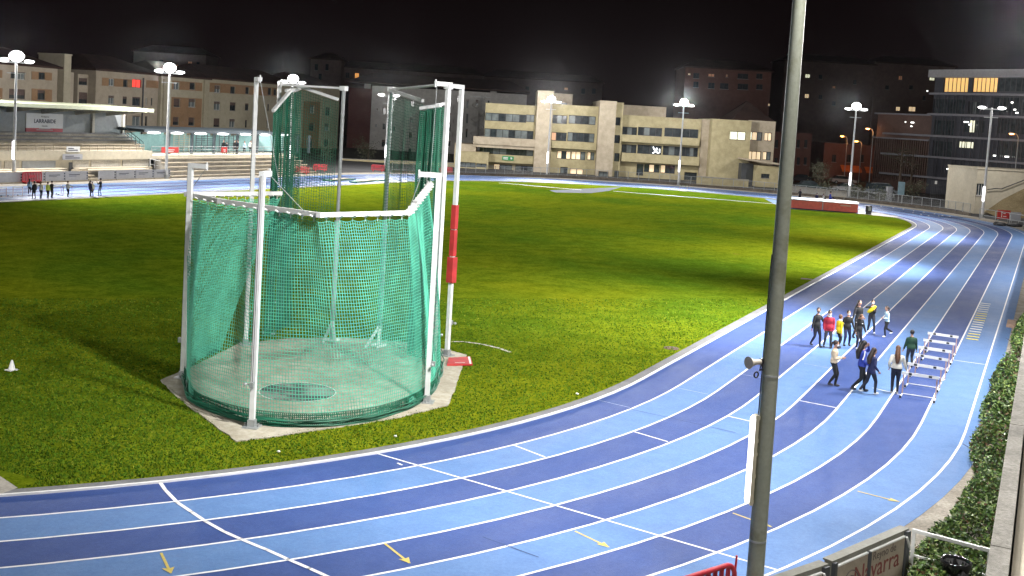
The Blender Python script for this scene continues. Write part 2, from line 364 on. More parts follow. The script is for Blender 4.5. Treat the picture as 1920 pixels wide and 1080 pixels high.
def resample(pts, n):
    ds = [0]
    for a, b in zip(pts, pts[1:]): ds.append(ds[-1]+(b-a).length)
    out = []; j = 0
    for i in range(n+1):
        t = ds[-1]*i/n
        while j < len(pts)-2 and ds[j+1] < t: j += 1
        out.append(pts[j].lerp(pts[j+1], (t-ds[j])/max(1e-6, ds[j+1]-ds[j])))
    return out
def smooth_line(P, k):
    for _ in range(k): P = [P[0]]+[(P[i-1]+P[i]*2+P[i+1])/4 for i in range(1, len(P)-1)]+[P[-1]]
    return P
def netting(name, top, bot, cell, rad, mats, parent, pleat=(.12, 9), belly=.0, seed=1, hem=True, sag=.05, rows=None, smooth=12):
    """real cords: a knotless square net hung between a top and a bottom line"""
    rnd = random.Random(seed)
    L = sum((b-a).length for a, b in zip(top, top[1:])); L2 = sum((b-a).length for a, b in zip(bot, bot[1:]))
    nc = int(max(L, L2)*1.06/cell); T, B = resample(top, nc), smooth_line(resample(bot, nc), smooth)
    H = sum((T[i]-B[i]).length for i in range(0, nc, 10))/max(1, len(range(0, nc, 10))); nr = rows or int(H/cell)
    ph = [rnd.uniform(0, 6.28) for _ in range(6)]
    grid = []
    for j in range(nr+1):
        v = j/nr; row = []
        for i in range(nc+1):
            a, b = T[i], B[i]; p = a.lerp(b, v)
            i0, i1 = max(0, i-2), min(nc, i+2); t = (T[i1].lerp(B[i1], v)-T[i0].lerp(B[i0], v)); t.z = 0
            if t.length < 1e-5: t = V3((1, 0, 0))
            t.normalize(); nrm = V3((t.y, -t.x, 0)); u = i/nc
            amp = pleat[0]*(.35+.65*math.sin(PI*min(1, v*1.05)))*(.6+.4*math.sin(u*11+ph[4]))
            w = amp*(math.sin(u*pleat[1]*6.283+ph[0]+.9*math.sin(v*3+ph[1]))+.45*math.sin(u*pleat[1]*2.3*6.283+ph[2]+1.2*v))
            w += belly*math.sin(PI*v)
            if sag and v < .12: p = p-V3((0, 0, sag*abs(math.sin(u*L/.42*PI))*(1-v/.12)))
            p = p+nrm*w+V3((0, 0, .03*math.sin(u*40+v*6+ph[3])*v*(1-v)*4)); row.append(p)
        grid.append(row)
    mb = MB()
    for j in range(nr+1): mb.path(grid[j], rad, 3, 0, False, False)
    for i in range(nc+1): mb.path([grid[j][i] for j in range(nr+1)], rad, 3, 0, False, False)
    o = mb.obj(name, mats, parent)
    return o, grid
hem_px = [(372, 676), (345, 704), (350, 730), (365, 762), (415, 782), (472, 796), (540, 803), (600, 804), (700, 791), (765, 770), (800, 748), (815, 733), (826, 690), (818, 664)]
hem = [near(414, 662, 16.0, -5.4)*1.0]
hem[0].z = .05
for q in hem_px: v = G(*q); v.z = .05; hem.append(v)
drop = [q-V3((0, 0, .16)) for q in rn]
net1, grid1 = netting('net', drop, hem, .090, .0094, m_net, cage, (.13, 7), 0.05, 3)
# the slack foot of the net, gathered in dark folds on the slab
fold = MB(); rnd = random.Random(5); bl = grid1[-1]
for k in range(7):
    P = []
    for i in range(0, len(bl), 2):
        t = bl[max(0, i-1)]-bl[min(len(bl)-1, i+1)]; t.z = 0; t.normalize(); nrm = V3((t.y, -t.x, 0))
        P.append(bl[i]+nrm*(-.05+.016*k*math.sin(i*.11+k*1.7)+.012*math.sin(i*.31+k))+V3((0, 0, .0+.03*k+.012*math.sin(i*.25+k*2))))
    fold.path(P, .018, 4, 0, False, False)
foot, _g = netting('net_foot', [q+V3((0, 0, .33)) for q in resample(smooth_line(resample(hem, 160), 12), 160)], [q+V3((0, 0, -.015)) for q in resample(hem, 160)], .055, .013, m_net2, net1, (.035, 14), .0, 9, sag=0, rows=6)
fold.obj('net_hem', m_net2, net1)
# tall gate nets on their slanting head bars
def gate(p0, p1, foot_px, cell, rad, pl, nmat, extra=1.0, seed=1, zf=.3, bar=True):
    b = MB(); b.beam(p0, p1, .10, .10); o = b.obj('head_bar', m_alu, cage)
    a = V3((p0.x, p0.y, zf)); c = V3((p1.x, p1.y, zf))
    netting('net', [p0-V3((0, 0, .1)), p1-V3((0, 0, .1))], [a, c], cell, rad, nmat, o, pl, 0, seed, sag=.03)
e0, e1 = near(512, 208, 15.95, -4.3), near(548, 166, 15.3, -2.75)
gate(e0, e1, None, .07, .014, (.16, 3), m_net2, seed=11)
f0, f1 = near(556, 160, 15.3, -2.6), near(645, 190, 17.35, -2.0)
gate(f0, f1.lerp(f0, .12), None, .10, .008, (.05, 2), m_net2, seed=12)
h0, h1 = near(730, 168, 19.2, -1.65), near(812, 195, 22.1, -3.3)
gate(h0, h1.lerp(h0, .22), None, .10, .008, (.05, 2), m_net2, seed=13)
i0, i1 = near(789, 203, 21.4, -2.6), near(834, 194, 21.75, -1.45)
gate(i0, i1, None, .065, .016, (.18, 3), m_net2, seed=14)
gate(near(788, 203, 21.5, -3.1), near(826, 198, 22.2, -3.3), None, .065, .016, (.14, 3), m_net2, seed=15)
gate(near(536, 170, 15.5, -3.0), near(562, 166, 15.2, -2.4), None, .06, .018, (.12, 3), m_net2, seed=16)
# overhead tie rails between the tall posts and the gate posts
b = PF; g1 = G(622, 640); g2 = G(710, 650)
for qa, qb in ((b[1]+b[2]*.4-V3((0, 0, .12)), V3((g1.x, g1.y, 8.92))), (PI_[1]+PI_[2]*.4-V3((0, 0, .1)), V3((g2.x, g2.y, 8.98))), (PD[1]+PD[2]*.4-V3((0, 0, .1)), PI_[1]-V3((0, 0, .12)))):
    rl = MB(); rl.path([qa, qb], .04, 8); rl.obox(qb, (.11, 0, 0), (0, .11, 0), (0, 0, .08)); rl.obj('tie_rail', m_alu, cage)


# red rubber sheet lying by the cage, a white marker cone, a rusty drain lid
q = [G(*a) for a in ((838, 688), (886, 687), (882, 673), (841, 675))]
g = MB(); g.poly([(v.x, v.y) for v in q], .032, .085)
o = g.obj('foam_pad', m_pad); tag(o, 'flat red foam pad lying on the slab corner beside the cage', 'foam pad')
a, b, c = q[1].lerp(q[0], .12), q[1].lerp(q[0], .04), q[2].lerp(q[3], .04); d = q[2].lerp(q[3], .12)
g = MB(); g.add([(v.x, v.y, .088) for v in (a, b, c, d)], [(0, 1, 2, 3)]); p1, p2 = q[0].lerp(q[1], .3)*.8+q[3].lerp(q[2], .3)*.2, q[0].lerp(q[1], .7)*.8+q[3].lerp(q[2], .7)*.2
g.beam((p1.x, p1.y, .088), (p2.x, p2.y, .088), .04, .004); g.obj('white_print', m_white, o)
p = G(22, 694); co = thing('marker_cone', 'small white marker cone standing alone on the grass at far left', 'cone', p)
g = MB(); g.lathe(p, [(.0, .3), (.025, .3), (.10, .02)], 16); g.obj('cone', m_white, co)
g = MB(); g.box(p.x-.14, p.x+.14, p.y-.14, p.y+.14, .001, .02); g.obj('base', m_white, co)
p = G(1259, 653); g = MB(); g.lathe(p, [(0, .012), (.30, .012), (.31, .0)], 20); g.add([p+V3((.31*math.cos(t*PI/8), .31*math.sin(t*PI/8), .004)) for t in range(16)], [tuple(range(16))])
tag(g.obj('drain_lid', mat('rusty_iron', (.10, .065, .045), .8, .3, 9)), 'round rusty drain lid in the grass near the kerb', 'drain cover')
p = G(1512, 523.5); g = MB(); g.box(p.x-.3, p.x+.3, p.y-.22, p.y+.22, -.01, .02); g.box(p.x-.2, p.x+.2, p.y-.12, p.y+.12, .02, .028)
tag(g.obj('drain_lid', MATS['rusty_iron']), 'small square drain lid in the grass right of the near lamp pole', 'drain cover')
# bits of litter on the grass
rnd = random.Random(4)
m_lit = mat('paper_scrap', (.7, .7, .66), .8)
for px, py, lab in ((741, 820, 'scrap of white paper lying between the cage slab and the kerb'), (522, 849, 'white crumpled tissue on the grass below the cage slab corner'), (1082, 740, 'tiny white paper scrap on the grass just inside the kerb')):
    p = G(px, py); g = MB(); g.ell((p.x, p.y, .03), .05, .035, .03, 0, 7, 5)
    g.v = [(x+rnd.uniform(-.01, .01), y+rnd.uniform(-.01, .01), z+rnd.uniform(-.008, .008)) for x, y, z in g.v]
    tag(g.obj('paper_scrap', m_lit), lab, 'litter')
# ================================================================== buildings: facades surveyed on vertical planes
class Plane:
    def __init__(s, o, d): s.o = V3((o[0], o[1], 0)); s.d = V3((d[0], d[1], 0)).normalized(); s.n = V3((s.d.y, -s.d.x, 0))
    def uz(s, x, y):
        r = ray(x, y); t = (s.o-CAM).dot(s.n)/r.dot(s.n); p = CAM+r*t; return (p-s.o).dot(s.d), p.z
    def rect(s, x0, y0, x1, y1):
        xm, ym = (x0+x1)/2, (y0+y1)/2; return s.uz(x0, ym)[0], s.uz(x1, ym)[0], s.uz(xm, y1)[1], s.uz(xm, y0)[1]
    def W(s, u, z, off=0.0): return s.o+s.d*u+s.n*off+V3((0, 0, z))
    def slab(s, mb, u0, u1, z0, z1, o0, o1, mi=0):
        a = s.W((u0+u1)/2, (z0+z1)/2, (o0+o1)/2); return mb.obox(a, s.d*(u1-u0)/2, s.n*(o1-o0)/2, (0, 0, (z1-z0)/2), mi)
def wall(mb, pl, u0, u1, z0, z1, holes, off, depth, rec=.22, mi=0, back=True):
    """a wall block with real openings: front sheet cut round the holes, reveals, sides, back and top"""
    holes = [(max(a, u0+.02), min(b, u1-.02), max(c, z0+.02), min(d, z1-.02)) for a, b, c, d in holes]
    us = sorted({u0, u1, *[h[0] for h in holes], *[h[1] for h in holes]}); zs = sorted({z0, z1, *[h[2] for h in holes], *[h[3] for h in holes]})
    for a, b in zip(us, us[1:]):
        run = None
        for c, d in zip(zs, zs[1:]):
            um, zm = (a+b)/2, (c+d)/2; inside = any(h[0] < um < h[1] and h[2] < zm < h[3] for h in holes)
            if not inside: mb.quad(pl.W(a, c, off), pl.W(b, c, off), pl.W(b, d, off), pl.W(a, d, off), mi)
    for a, b, c, d in holes:
        f = lambda u, z, o: pl.W(u, z, off-o)
        mb.quad(f(a, c, 0), f(a, d, 0), f(a, d, rec), f(a, c, rec), mi); mb.quad(f(b, c, 0), f(b, c, rec), f(b, d, rec), f(b, d, 0), mi)
        mb.quad(f(a, d, 0), f(b, d, 0), f(b, d, rec), f(a, d, rec), mi); mb.quad(f(a, c, 0), f(a, c, rec), f(b, c, rec), f(b, c, 0), mi)
        if back: mb.quad(f(a, c, rec+.12), f(b, c, rec+.12), f(b, d, rec+.12), f(a, d, rec+.12), mi)
    W = pl.W; o2 = off-depth
    mb.quad(W(u0, z0, off), W(u0, z1, off), W(u0, z1, o2), W(u0, z0, o2), mi); mb.quad(W(u1, z0, off), W(u1, z0, o2), W(u1, z1, o2), W(u1, z1, off), mi)
    mb.quad(W(u0, z1, off), W(u1, z1, off), W(u1, z1, o2), W(u0, z1, o2), mi)
    if back: mb.quad(W(u0, z0, o2), W(u0, z1, o2), W(u1, z1, o2), W(u1, z0, o2), mi)
def window(pl, parent, h, off, rec=.2, bars=2, frame=None, pane=None, fw=.06, shutter=0.0, label=None, mid=False, name='window', sill=True, panes=None):
    u0, u1, z0, z1 = h; mb = MB(); o1, o0 = off-rec+.05, off-rec-.03; fr = frame or m_frame_dark
    pl.slab(mb, u0, u1, z1-fw, z1, o0, o1); pl.slab(mb, u0, u1, z0, z0+fw, o0, o1)
    pl.slab(mb, u0, u0+fw, z0+fw, z1-fw, o0, o1); pl.slab(mb, u1-fw, u1, z0+fw, z1-fw, o0, o1)
    for i in range(1, bars):
        c = u0+(u1-u0)*i/bars; pl.slab(mb, c-fw/2, c+fw/2, z0+fw, z1-fw, o0, o1-.002)
    if sill: pl.slab(mb, u0-.08, u1+.08, z0-.07, z0-.005, off-.05, off+.09, 1)
    if mid: zm = z0+(z1-z0)*.62; pl.slab(mb, u0+fw, u1-fw, zm-fw/2, zm+fw/2, o0, o1-.004)
    o = mb.obj(name, [fr, m_sill], parent, label)
    pm = panes or [pane or m_glass]; gb = MB(); og = off-rec-.032
    for i in range(bars):
        a, b = u0+(u1-u0)*i/bars, u0+(u1-u0)*(i+1)/bars; mi = i % len(pm)
        gb.quad(pl.W(a, z0, og), pl.W(b, z0, og), pl.W(b, z1, og), pl.W(a, z1, og), mi)
    gb.obj('pane', pm, o)
    if shutter > 0:
        sb = MB(); zt = z1-(z1-z0)*shutter; k = max(3, int((z1-zt)/.12))
        for i in range(k): pl.slab(sb, u0+.02, u1-.02, zt+(z1-zt)*i/k, zt+(z1-zt)*(i+.82)/k, off-rec+.052, off-rec+.085)
        sb.obj('shutter', m_shutter, o)
    return o
m_sill = mat('stone_sill', (.32, .30, .27), .8)
m_shutter = mat('roller_shutter', (.13, .085, .07), .7, .2, 4)
m_shut_w = mat('pale_roller_shutter', (.40, .40, .40), .7, .1, 4)
m_apt = multi_noise('beige_apartment_render', [((.41, .35, .265), (.49, .425, .33)), ((.85, .85, .85), (1, 1, 1))], [.12, 1.5], .9, .15, 25)
m_apt2 = multi_noise('sandy_apartment_render', [((.43, .385, .275), (.51, .465, .345)), ((.85, .85, .85), (1, 1, 1))], [.12, 1.5], .9, .15, 25)
m_panel = multi_noise('orange_brown_cladding', [((.30, .185, .10), (.37, .23, .13)), ((.85, .85, .85), (1, 1, 1))], [.3, 3], .85, .15, 30)
m_roof = multi_noise('dark_roof_tile', [((.045, .026, .022), (.08, .045, .036)), ((.7, .7, .7), (1, 1, 1))], [.5, 5], .85, .5, 20)
m_brick = multi_noise('red_brown_gable_brick', [((.10, .035, .03), (.13, .05, .04)), ((.8, .8, .8), (1, 1, 1))], [.3, 5], .9, .3, 20)
m_whiteap = multi_noise('white_apartment_render', [((.50, .49, .46), (.62, .61, .58)), ((.8, .8, .8), (1, 1, 1))], [.15, 1.5], .9, .15, 25)
m_beige = multi_noise('beige_office_concrete', [((.46, .40, .23), (.55, .485, .29)), ((.8, .79, .77), (1, 1, 1)), ((.9, .9, .9), (1, 1, 1))], [.15, 1.2, 8], .85, .15, 25)
m_beige_p = multi_noise('pinkish_office_concrete', [((.46, .39, .29), (.55, .48, .36)), ((.8, .79, .77), (1, 1, 1))], [.15, 1.2], .85, .15, 25)
m_lit_warm = mat('lit_window_warm', (1, .85, .6), .5, emit=(1, .72, .42), est=.62)
m_lit_pale = mat('lit_window_pale', (1, 1, .85), .5, emit=(.95, .95, .66), est=.75)
m_lit_orange = mat('lit_window_orange', (1, .5, .2), .5, emit=(1, .42, .10), est=.75)
m_lit_red = mat('lit_window_red', (1, .1, .08), .5, emit=(1, .05, .035), est=1.1)
m_lit_dim = mat('lit_window_dim', (.9, .5, .3), .5, emit=(.9, .40, .18), est=.10)
m_lit_amber = mat('lit_window_amber', (1, .6, .2), .5, emit=(.92, .58, .19), est=.6)
def gable_roof(mb, pl, u0, u1, z, off, depth, over=.6, h=2.6, mi=0):
    W = pl.W; a, b, c, d = W(u0-over, z, off+over), W(u1+over, z, off+over), W(u1+over, z, off-depth-over), W(u0-over, z, off-depth-over)
    e, f = W(u0+depth*.25, z+h, off-depth/2), W(u1-depth*.25, z+h, off-depth/2); dn = V3((0, 0, -.28))
    mb.add([a, b, c, d, e, f, a+dn, b+dn, c+dn, d+dn], [(0, 1, 5, 4), (1, 2, 5), (2, 3, 4, 5), (3, 0, 4), (6, 7, 1, 0), (7, 8, 2, 1), (8, 9, 3, 2), (9, 6, 0, 3), (9, 8, 7, 6)], mi)
# ------------------------------------------------ apartment blocks behind the grandstand (parallel to the far straight)
AX = -92.0
ap = Plane((AX, 0), (0, 1))      # u runs along +Y, outward normal is +X, towards the field
def apartment(label, x0, x1, top_px, win, panels=(), matl=None, off=0.0, depth=14, roofh=2.4, lit={}, extra=None, shut=(), cat='apartment block', group='apartment blocks behind the grandstand', bandz=()):
    u0, u1, _, z1 = ap.rect(x0, top_px, x1, top_px+20); z0 = -.2
    b = thing('apartment_building', label, cat, ap.W((u0+u1)/2, 0, off-depth/2), group)
    hs = [ap.rect(*w) for w in win]; mb = MB(); wall(mb, ap, u0, u1, z0, z1, hs, off, depth)
    for bz in bandz:
        zz = ap.uz((x0+x1)/2, bz)[1]; ap.slab(mb, u0, u1, zz-.1, zz+.1, off+.003, off+.09, 0)
    mb.obj('wall', matl or m_apt, b)
    for p in panels:
        a, c, d, e = ap.rect(*p); pb = MB()
        inner = [h for h in hs if h[0] > a-.1 and h[1] < c+.1 and h[2] > d-.1 and h[3] < e+.1]
        wall(pb, ap, a, c, d, e, inner, off+.05, .045, .04, 0, False); pb.obj('cladding_panel', m_panel, b)
    rb = MB(); gable_roof(rb, ap, u0, u1, z1+.28, off, depth, .55, roofh); ro = rb.obj('roof', m_roof, b)
    for i, h in enumerate(hs):
        wid = h[1]-h[0]; pm = lit.get(i)
        window(ap, b, h, off, .2, 2 if wid > .75 else 1, m_frame_white if (i*7) % 3 == 0 else m_frame_dark, pm or (m_glass_pale if (i*5) % 3 == 0 else m_glass), .05, shut[i % len(shut)] if shut and not pm else 0, label='glowing orange window' if pm is m_lit_orange else ('glowing red window' if pm is m_lit_red else None))
    return b, (u0, u1, z0, z1), ro
SH = (.0, .35, .9, 0, .25, .5, .0, .95, .3)
b1, bb, ro = apartment('beige apartment block above the grandstand roof, with the tall square chimney tower', -70, 108, 122, [(-58, 132, -44, 146), (-30, 134, -12, 148), (20, 135, 31, 147), (33, 135, 47, 149), (72, 136, 84, 149), (-58, 166, -44, 186), (-30, 166, -12, 186), (17, 167, 47, 185), (70, 169, 84, 187)],
    [(59, 135, 97, 150), (59, 165, 97, 200), (-4, 131, 4, 146), (-4, 165, 4, 200)], m_apt, shut=(0, .4, 0, .15, 0, .6, .3, .62, .3), bandz=(162,))
u0, u1, z0, z1 = bb
uu = ap.rect(108, 132, 125, 205); mb = MB(); hs = [ap.rect(109, 142, 114, 152), ap.rect(116, 142, 123, 154), ap.rect(109, 169, 115, 190)]
wall(mb, ap, uu[0]+.02, uu[1], -.2, uu[3], hs, -2.2, 9); mb.obj('recessed_wall', m_apt, b1)
for i, h in enumerate(hs): window(ap, b1, h, -2.2, .15, 1, m_frame_dark, m_lit_orange if i == 0 else m_glass, .05, label='glowing orange window' if i == 0 else None)
mb = MB(); a, c, d, e = ap.rect(125, 104, 138, 205); ap.slab(mb, a, c, -.2, e, -6, -.6); ap.slab(mb, a-.1, c+.1, e, e+.2, -6.1, -.5); mb.obj('chimney_tower', m_apt2, b1)
mb = MB(); a, c, d, e = ap.rect(138, 136, 146, 205); ap.slab(mb, a+.02, c, -.2, e, -9, -.9); mb.obj('side_wall', m_apt, b1)
mb = MB(); a, c, d, e = ap.rect(76, 105, 99, 116); ap.slab(mb, a, c, d-2.5, e, -6, -5.2); mb.obj('water_tank_hut', m_apt2, ro)
b2, bb, ro = apartment('beige apartment block with one red glowing window under its eaves', 180, 297, 137, [(203.5, 147.5, 214, 161), (230.6, 149, 239, 163), (248, 149, 265, 164), (203, 179, 214, 195), (230, 181, 238, 195), (248, 182, 263, 198), (273, 183, 276, 197), (283, 184, 286, 198), (230, 217, 237, 236), (248, 217, 263, 236), (272, 218, 276, 236)],
    [(191, 148, 265, 163), (274, 151, 297, 165)], m_apt, lit={2: m_lit_red}, shut=(0, .1, 0, .3, .3, .15, 0, 0), bandz=(175,))
mb = MB(); a, c, d, e = ap.rect(160, 140, 180, 200); hs = [ap.rect(162, 147, 178, 160), ap.rect(162, 174, 178, 200)]; wall(mb, ap, a, c-.02, -.2, e, hs, -1.6, 9); mb.obj('recessed_wall', m_apt, b2)
for h in hs: window(ap, b2, h, -1.6, .15, 2, m_frame_dark, m_glass, .05, .5)
mb = MB(); a, c, d, e = ap.rect(265, 146, 267.4, 250); mb.path([ap.W((a+c)/2, .2, .14), ap.W((a+c)/2, e, .14)], .12, 8); mb.obj('drainpipe', m_dark_metal, b2)
b3, bb, ro = apartment('tan and orange apartment block behind the second floodlight mast from the left', 298, 385, 146, [(321, 154, 332, 167.6), (351, 154.5, 361.5, 167.6), (321, 184.5, 333, 200), (349, 185, 362, 200.6), (319.5, 219, 330.5, 234), (348.6, 220, 360, 235), (321, 252, 332, 266), (349, 253, 361, 267)],
    [(318, 153, 374.5, 169), (315.5, 183, 372.6, 270)], m_apt2, off=.5, shut=(.0, .1, .85, .4, .6, .6, .3, .5), bandz=(179,))
mb = MB()
for xa, xb in ((299, 311), (374.6, 384.4)):
    a, c, d, e = ap.rect(xa, 147, xb, 270); ap.slab(mb, a+.05, c-.05, 0, e-.1, .503, .85)
mb.obj('pilaster', m_apt2, b3)
b4, bb, ro = apartment('long sandy apartment block with a brown band of cladding along its top floor', 385.5, 562, 155, [(401.8, 160, 412.8, 174), (431.6, 162, 440.6, 175.5), (460, 163.5, 467, 176), (475, 164, 484, 176.5), (502, 165, 509, 178), (512.6, 166, 519, 178.5), (401, 190, 413, 206.5), (431, 192, 442, 207.5), (459.5, 194, 466.6, 207), (475, 194, 483, 208), (501.5, 195, 505, 208), (400.5, 222, 412, 238), (430, 223, 440.6, 239), (459.5, 225, 463.5, 239), (474, 225, 481.5, 239.5), (500, 226, 503.5, 240), (400, 254, 412, 270), (430, 255, 441, 271), (474, 257, 482, 272)],
    [(386, 159.5, 520, 176.5)], m_apt2, lit={3: m_lit_orange}, shut=(.5, .1, .0, 0, 0, .2, .3, .35, .2, .4, 0, .8, .3, .1), bandz=(184,))
b5, bb, ro = apartment('orange fronted apartment end block seen through the tall cage nets', 562.5, 634, 163, [(577, 197, 586, 212), (606, 201, 616, 216), (575.5, 231, 586, 245), (605, 231, 614, 245), (574.5, 261, 583.5, 276), (604, 261, 613, 275)],
    [(563, 190, 595.6, 286)], m_apt2, off=.4, shut=(.2, .4, .3, .5, .2, .3), bandz=(186,))
mb = MB(); a, c, d, e = ap.rect(596, 166, 603, 286); ap.slab(mb, a, c, 0, e, .403, .75); mb.obj('pilaster', m_apt2, b5)
# ------------------------------------------------ white flats with the red-brown gable
def facing(depth, skew=0.0):
    o = CAM+FW*depth; return Plane((o.x, o.y), (RT.x*math.cos(skew)-RT.y*math.sin(skew), RT.y*math.cos(skew)+RT.x*math.sin(skew)))
wp = facing(232)
bw = thing('apartment_building', 'white balconied flats with a blank red-brown gable end, behind the cage', 'apartment block', wp.W(wp.uz(760, 250)[0], 0, -8), 'apartment blocks behind the grandstand')
a, c, d, e = wp.rect(652, 165, 694.5, 290); mb = MB(); wall(mb, wp, a, c, -.2, e, [], 0, 16); mb.obj('gable_wall', m_brick, bw)
wl = [(770, 190, 777, 200), (768, 220, 775, 230), (767, 248, 773, 258), (766, 278, 772, 287), (718, 201, 724, 215), (717, 231, 723, 243), (716, 262, 722, 275), (706, 203, 709, 208), (704, 233, 707, 238), (874, 186, 879, 203), (874, 213, 878, 231), (873, 241, 877, 258), (892, 187, 897, 198), (914, 188, 918, 197), (738, 176, 744, 188), (736, 236, 741, 246), (836, 184, 846, 196), (836, 211, 846, 222), (835, 233, 845, 246), (835, 264, 845, 274), (857, 180, 861, 190)]
a2, c2, d2, e2 = wp.rect(695, 169, 985, 290); hs = [wp.rect(*w) for w in wl]; mb = MB(); wall(mb, wp, a2, c2, -.2, e2, hs, .3, 15); mb.obj('wall', m_whiteap, bw)
for i, h in enumerate(hs): window(wp, bw, h, .3, .2, 2 if h[1]-h[0] > .8 else 1, m_frame_white if i % 2 else m_frame_dark, m_glass if i % 4 else m_glass_pale, .05, (0, .3, .6, 0, .2)[i % 5])
for px0, px1, y0, y1 in ((832, 850, 197, 204), (832, 850, 223, 230), (831, 849, 247, 255), (711, 728, 214, 221), (710, 727, 243, 250), (709, 726, 275, 281)):
    a, c, d, e = wp.rect(px0, y0, px1, y1); mb = MB(); wp.slab(mb, a, c, d-.15, d, .303, 1.4); wp.slab(mb, a, c, d, e, 1.3, 1.4); wp.slab(mb, a, a+.1, d, e, .303, 1.3); wp.slab(mb, c-.1, c, d, e, .303, 1.3); mb.obj('balcony', m_whiteap, bw)
rb = MB(); a, _, _, e = wp.rect(652, 165, 694.5, 290); gable_roof(rb, wp, a, c2, e2+.7, .3, 15, .6, 2.2); rr = rb.obj('roof', m_roof, bw)
mb = MB(); a, c, d, e = wp.rect(679, 144, 690, 155); wp.slab(mb, a, c, d-3, e, -5, -4); mb.obj('chimney', m_whiteap, rr)
mb = MB(); a, c, d, e = wp.rect(919, 161, 931, 170); wp.slab(mb, a, c, d-3, e, -5, -4); mb.obj('chimney', m_whiteap, rr)
# spiral fire stair on its right
mb = MB(); cx_, zt = wp.uz(898, 190); zb = wp.uz(898, 275)[1]; c0 = wp.W(cx_, 0, 1.7); mb.path([c0+V3((0, 0, zb)), c0+V3((0, 0, zt+.8))], .09, 8)
for i in range(46):
    t = i/46; an = t*3.2*2*PI; z = zb+(zt-zb)*t; q = c0+V3((math.cos(an)*.7, math.sin(an)*.7, z)); mb.obox(q, V3((math.cos(an), math.sin(an), 0))*.62, V3((-math.sin(an), math.cos(an), 0))*.16, (0, 0, .03))
mb.path([c0+V3((math.cos(t*.1)*1.3, math.sin(t*.1)*1.3, zb+(zt-zb)*t/201+1)) for t in range(0, 202, 3)], .05, 6); mb.obj('spiral_stair', m_whiteap, bw)
mb = MB(); a, c, d, e = wp.rect(869, 178, 921, 182); mb.path([wp.W((a+c)/2+1, e2-4, 1.0), wp.W((a+c)/2+1, e, 1.0)], .07, 6); wp.slab(mb, a, c, d, d+.12, .9, 1.1); mb.obj('aerial', m_grey_metal, rr)
# ------------------------------------------------ beige office building beyond the far bend
op = facing(176)
of = thing('office_building', 'low beige concrete office building with ribbon windows beyond the far bend', 'office building', op.W(op.uz(1180, 330)[0], 0, -8))
pt = lambda *r: op.rect(*r)
def block(x0, y0, x1, y1, off, depth, wins, matl, zb=-.2, name='wall', bars=3, frame=m_frame_dark, cope=True, to_ground=True):
    a, c, d, e = pt(x0, y0, x1, y1); d = zb if to_ground else d
    hs = [pt(*w[:4]) for w in wins]; mb = MB(); wall(mb, op, a, c, d, e, hs, off, depth, .35)
    if cope: op.slab(mb, a-.04, c+.04, e+.002, e+.14, off-depth, off+.06)
    o = mb.obj(name, matl, of)
    for w, h in zip(wins, hs):
        k = w[4] if len(w) > 4 else bars; pm = w[5] if len(w) > 5 else [m_glass, m_glass_pale, m_glass]
        window(op, of, h, off, .33, k, frame, fw=.09, sill=False, panes=pm, label=w[6] if len(w) > 6 else None)
    return o
gl, gp = m_glass, m_glass_pale
block(853, 285, 916, 326, 3.0, 8, [(856, 302.5, 893, 312, 4, [gp]), (894, 305, 913, 312, 2, [gp])], m_beige)
block(853, 271, 893, 285, 1.5, 8, [], m_beige_p, zb=1)
block(907, 197, 1003, 325, 0, 14, [(909, 213, 987, 228, 6, [gp, gp, gl]), (986.5, 215, 1002, 229, 2, [gp]), (907.5, 243, 1000, 261, 8, [gp, gl, gp]), (899, 273, 1000, 291, 8, [gl, gl, gp, gp, gl]), (925, 308, 960, 323, 3, [m_lit_warm, gp, gp]), (966, 311, 1022, 325, 5, [gp, gl, gp])], m_beige)
a, c, d, e = pt(888, 258, 1003, 272); mb = MB(); op.slab(mb, a, c, d, e, .003, 2.0); op.slab(mb, a, c, d-.5, d-.005, .003, 1.7); mb.obj('balcony_parapet', m_beige_p, of)
a, c, d, e = pt(893, 290, 1003, 308); mb = MB(); op.slab(mb, a, c, d+.3, e, .003, 1.2); mb.obj('ledge', m_beige, of)
block(1003.5, 172, 1033, 325, 2.2, 16, [], m_beige_p)
block(1033.5, 176, 1076, 200, -4, 8, [(1050, 192, 1066, 199, 1, [gp])], m_beige_p, zb=3)
block(1033.5, 199, 1118, 331, .6, 14, [(1035, 216, 1063, 232, 3, [gl, gp, gl]), (1066, 217, 1116.5, 233, 4, [gp, gl, gl, gp]), (1032.9, 248, 1062, 264, 3, [m_lit_dim, gl, gl]), (1063.5, 249, 1114, 266, 5, [gp, gl, gl, gl, gp]), (1044, 283, 1070, 298, 3, [m_lit_warm, gl]), (1070.5, 284, 1097, 299.5, 3, [m_lit_warm, m_lit_warm, gp]), (1100, 285, 1114, 300, 2, [m_lit_warm, gp]), (1068, 316, 1093, 331, 2, [m_lit_warm, m_lit_warm]), (1050, 313, 1064, 329, 2, [gp, gl])], m_beige)
a, c, d, e = pt(1033.5, 267, 1117, 279); mb = MB(); op.slab(mb, a, c, d, e, .603, 1.6); mb.obj('ledge', m_beige, of)
block(1118.5, 191, 1149, 336, 2.6, 16, [(1113.5+6, 320, 1138, 333.5, 2, [gp])], m_beige_p)
block(1149.5, 194, 1163, 336, 1.6, 16, [(1151, 220, 1161.5, 235, 1, [gl]), (1150, 253, 1160.5, 268, 1, [gl]), (1150, 286.5, 1160, 302, 1, [gl]), (1150, 319, 1158.5, 334, 2, [gp])], m_beige)
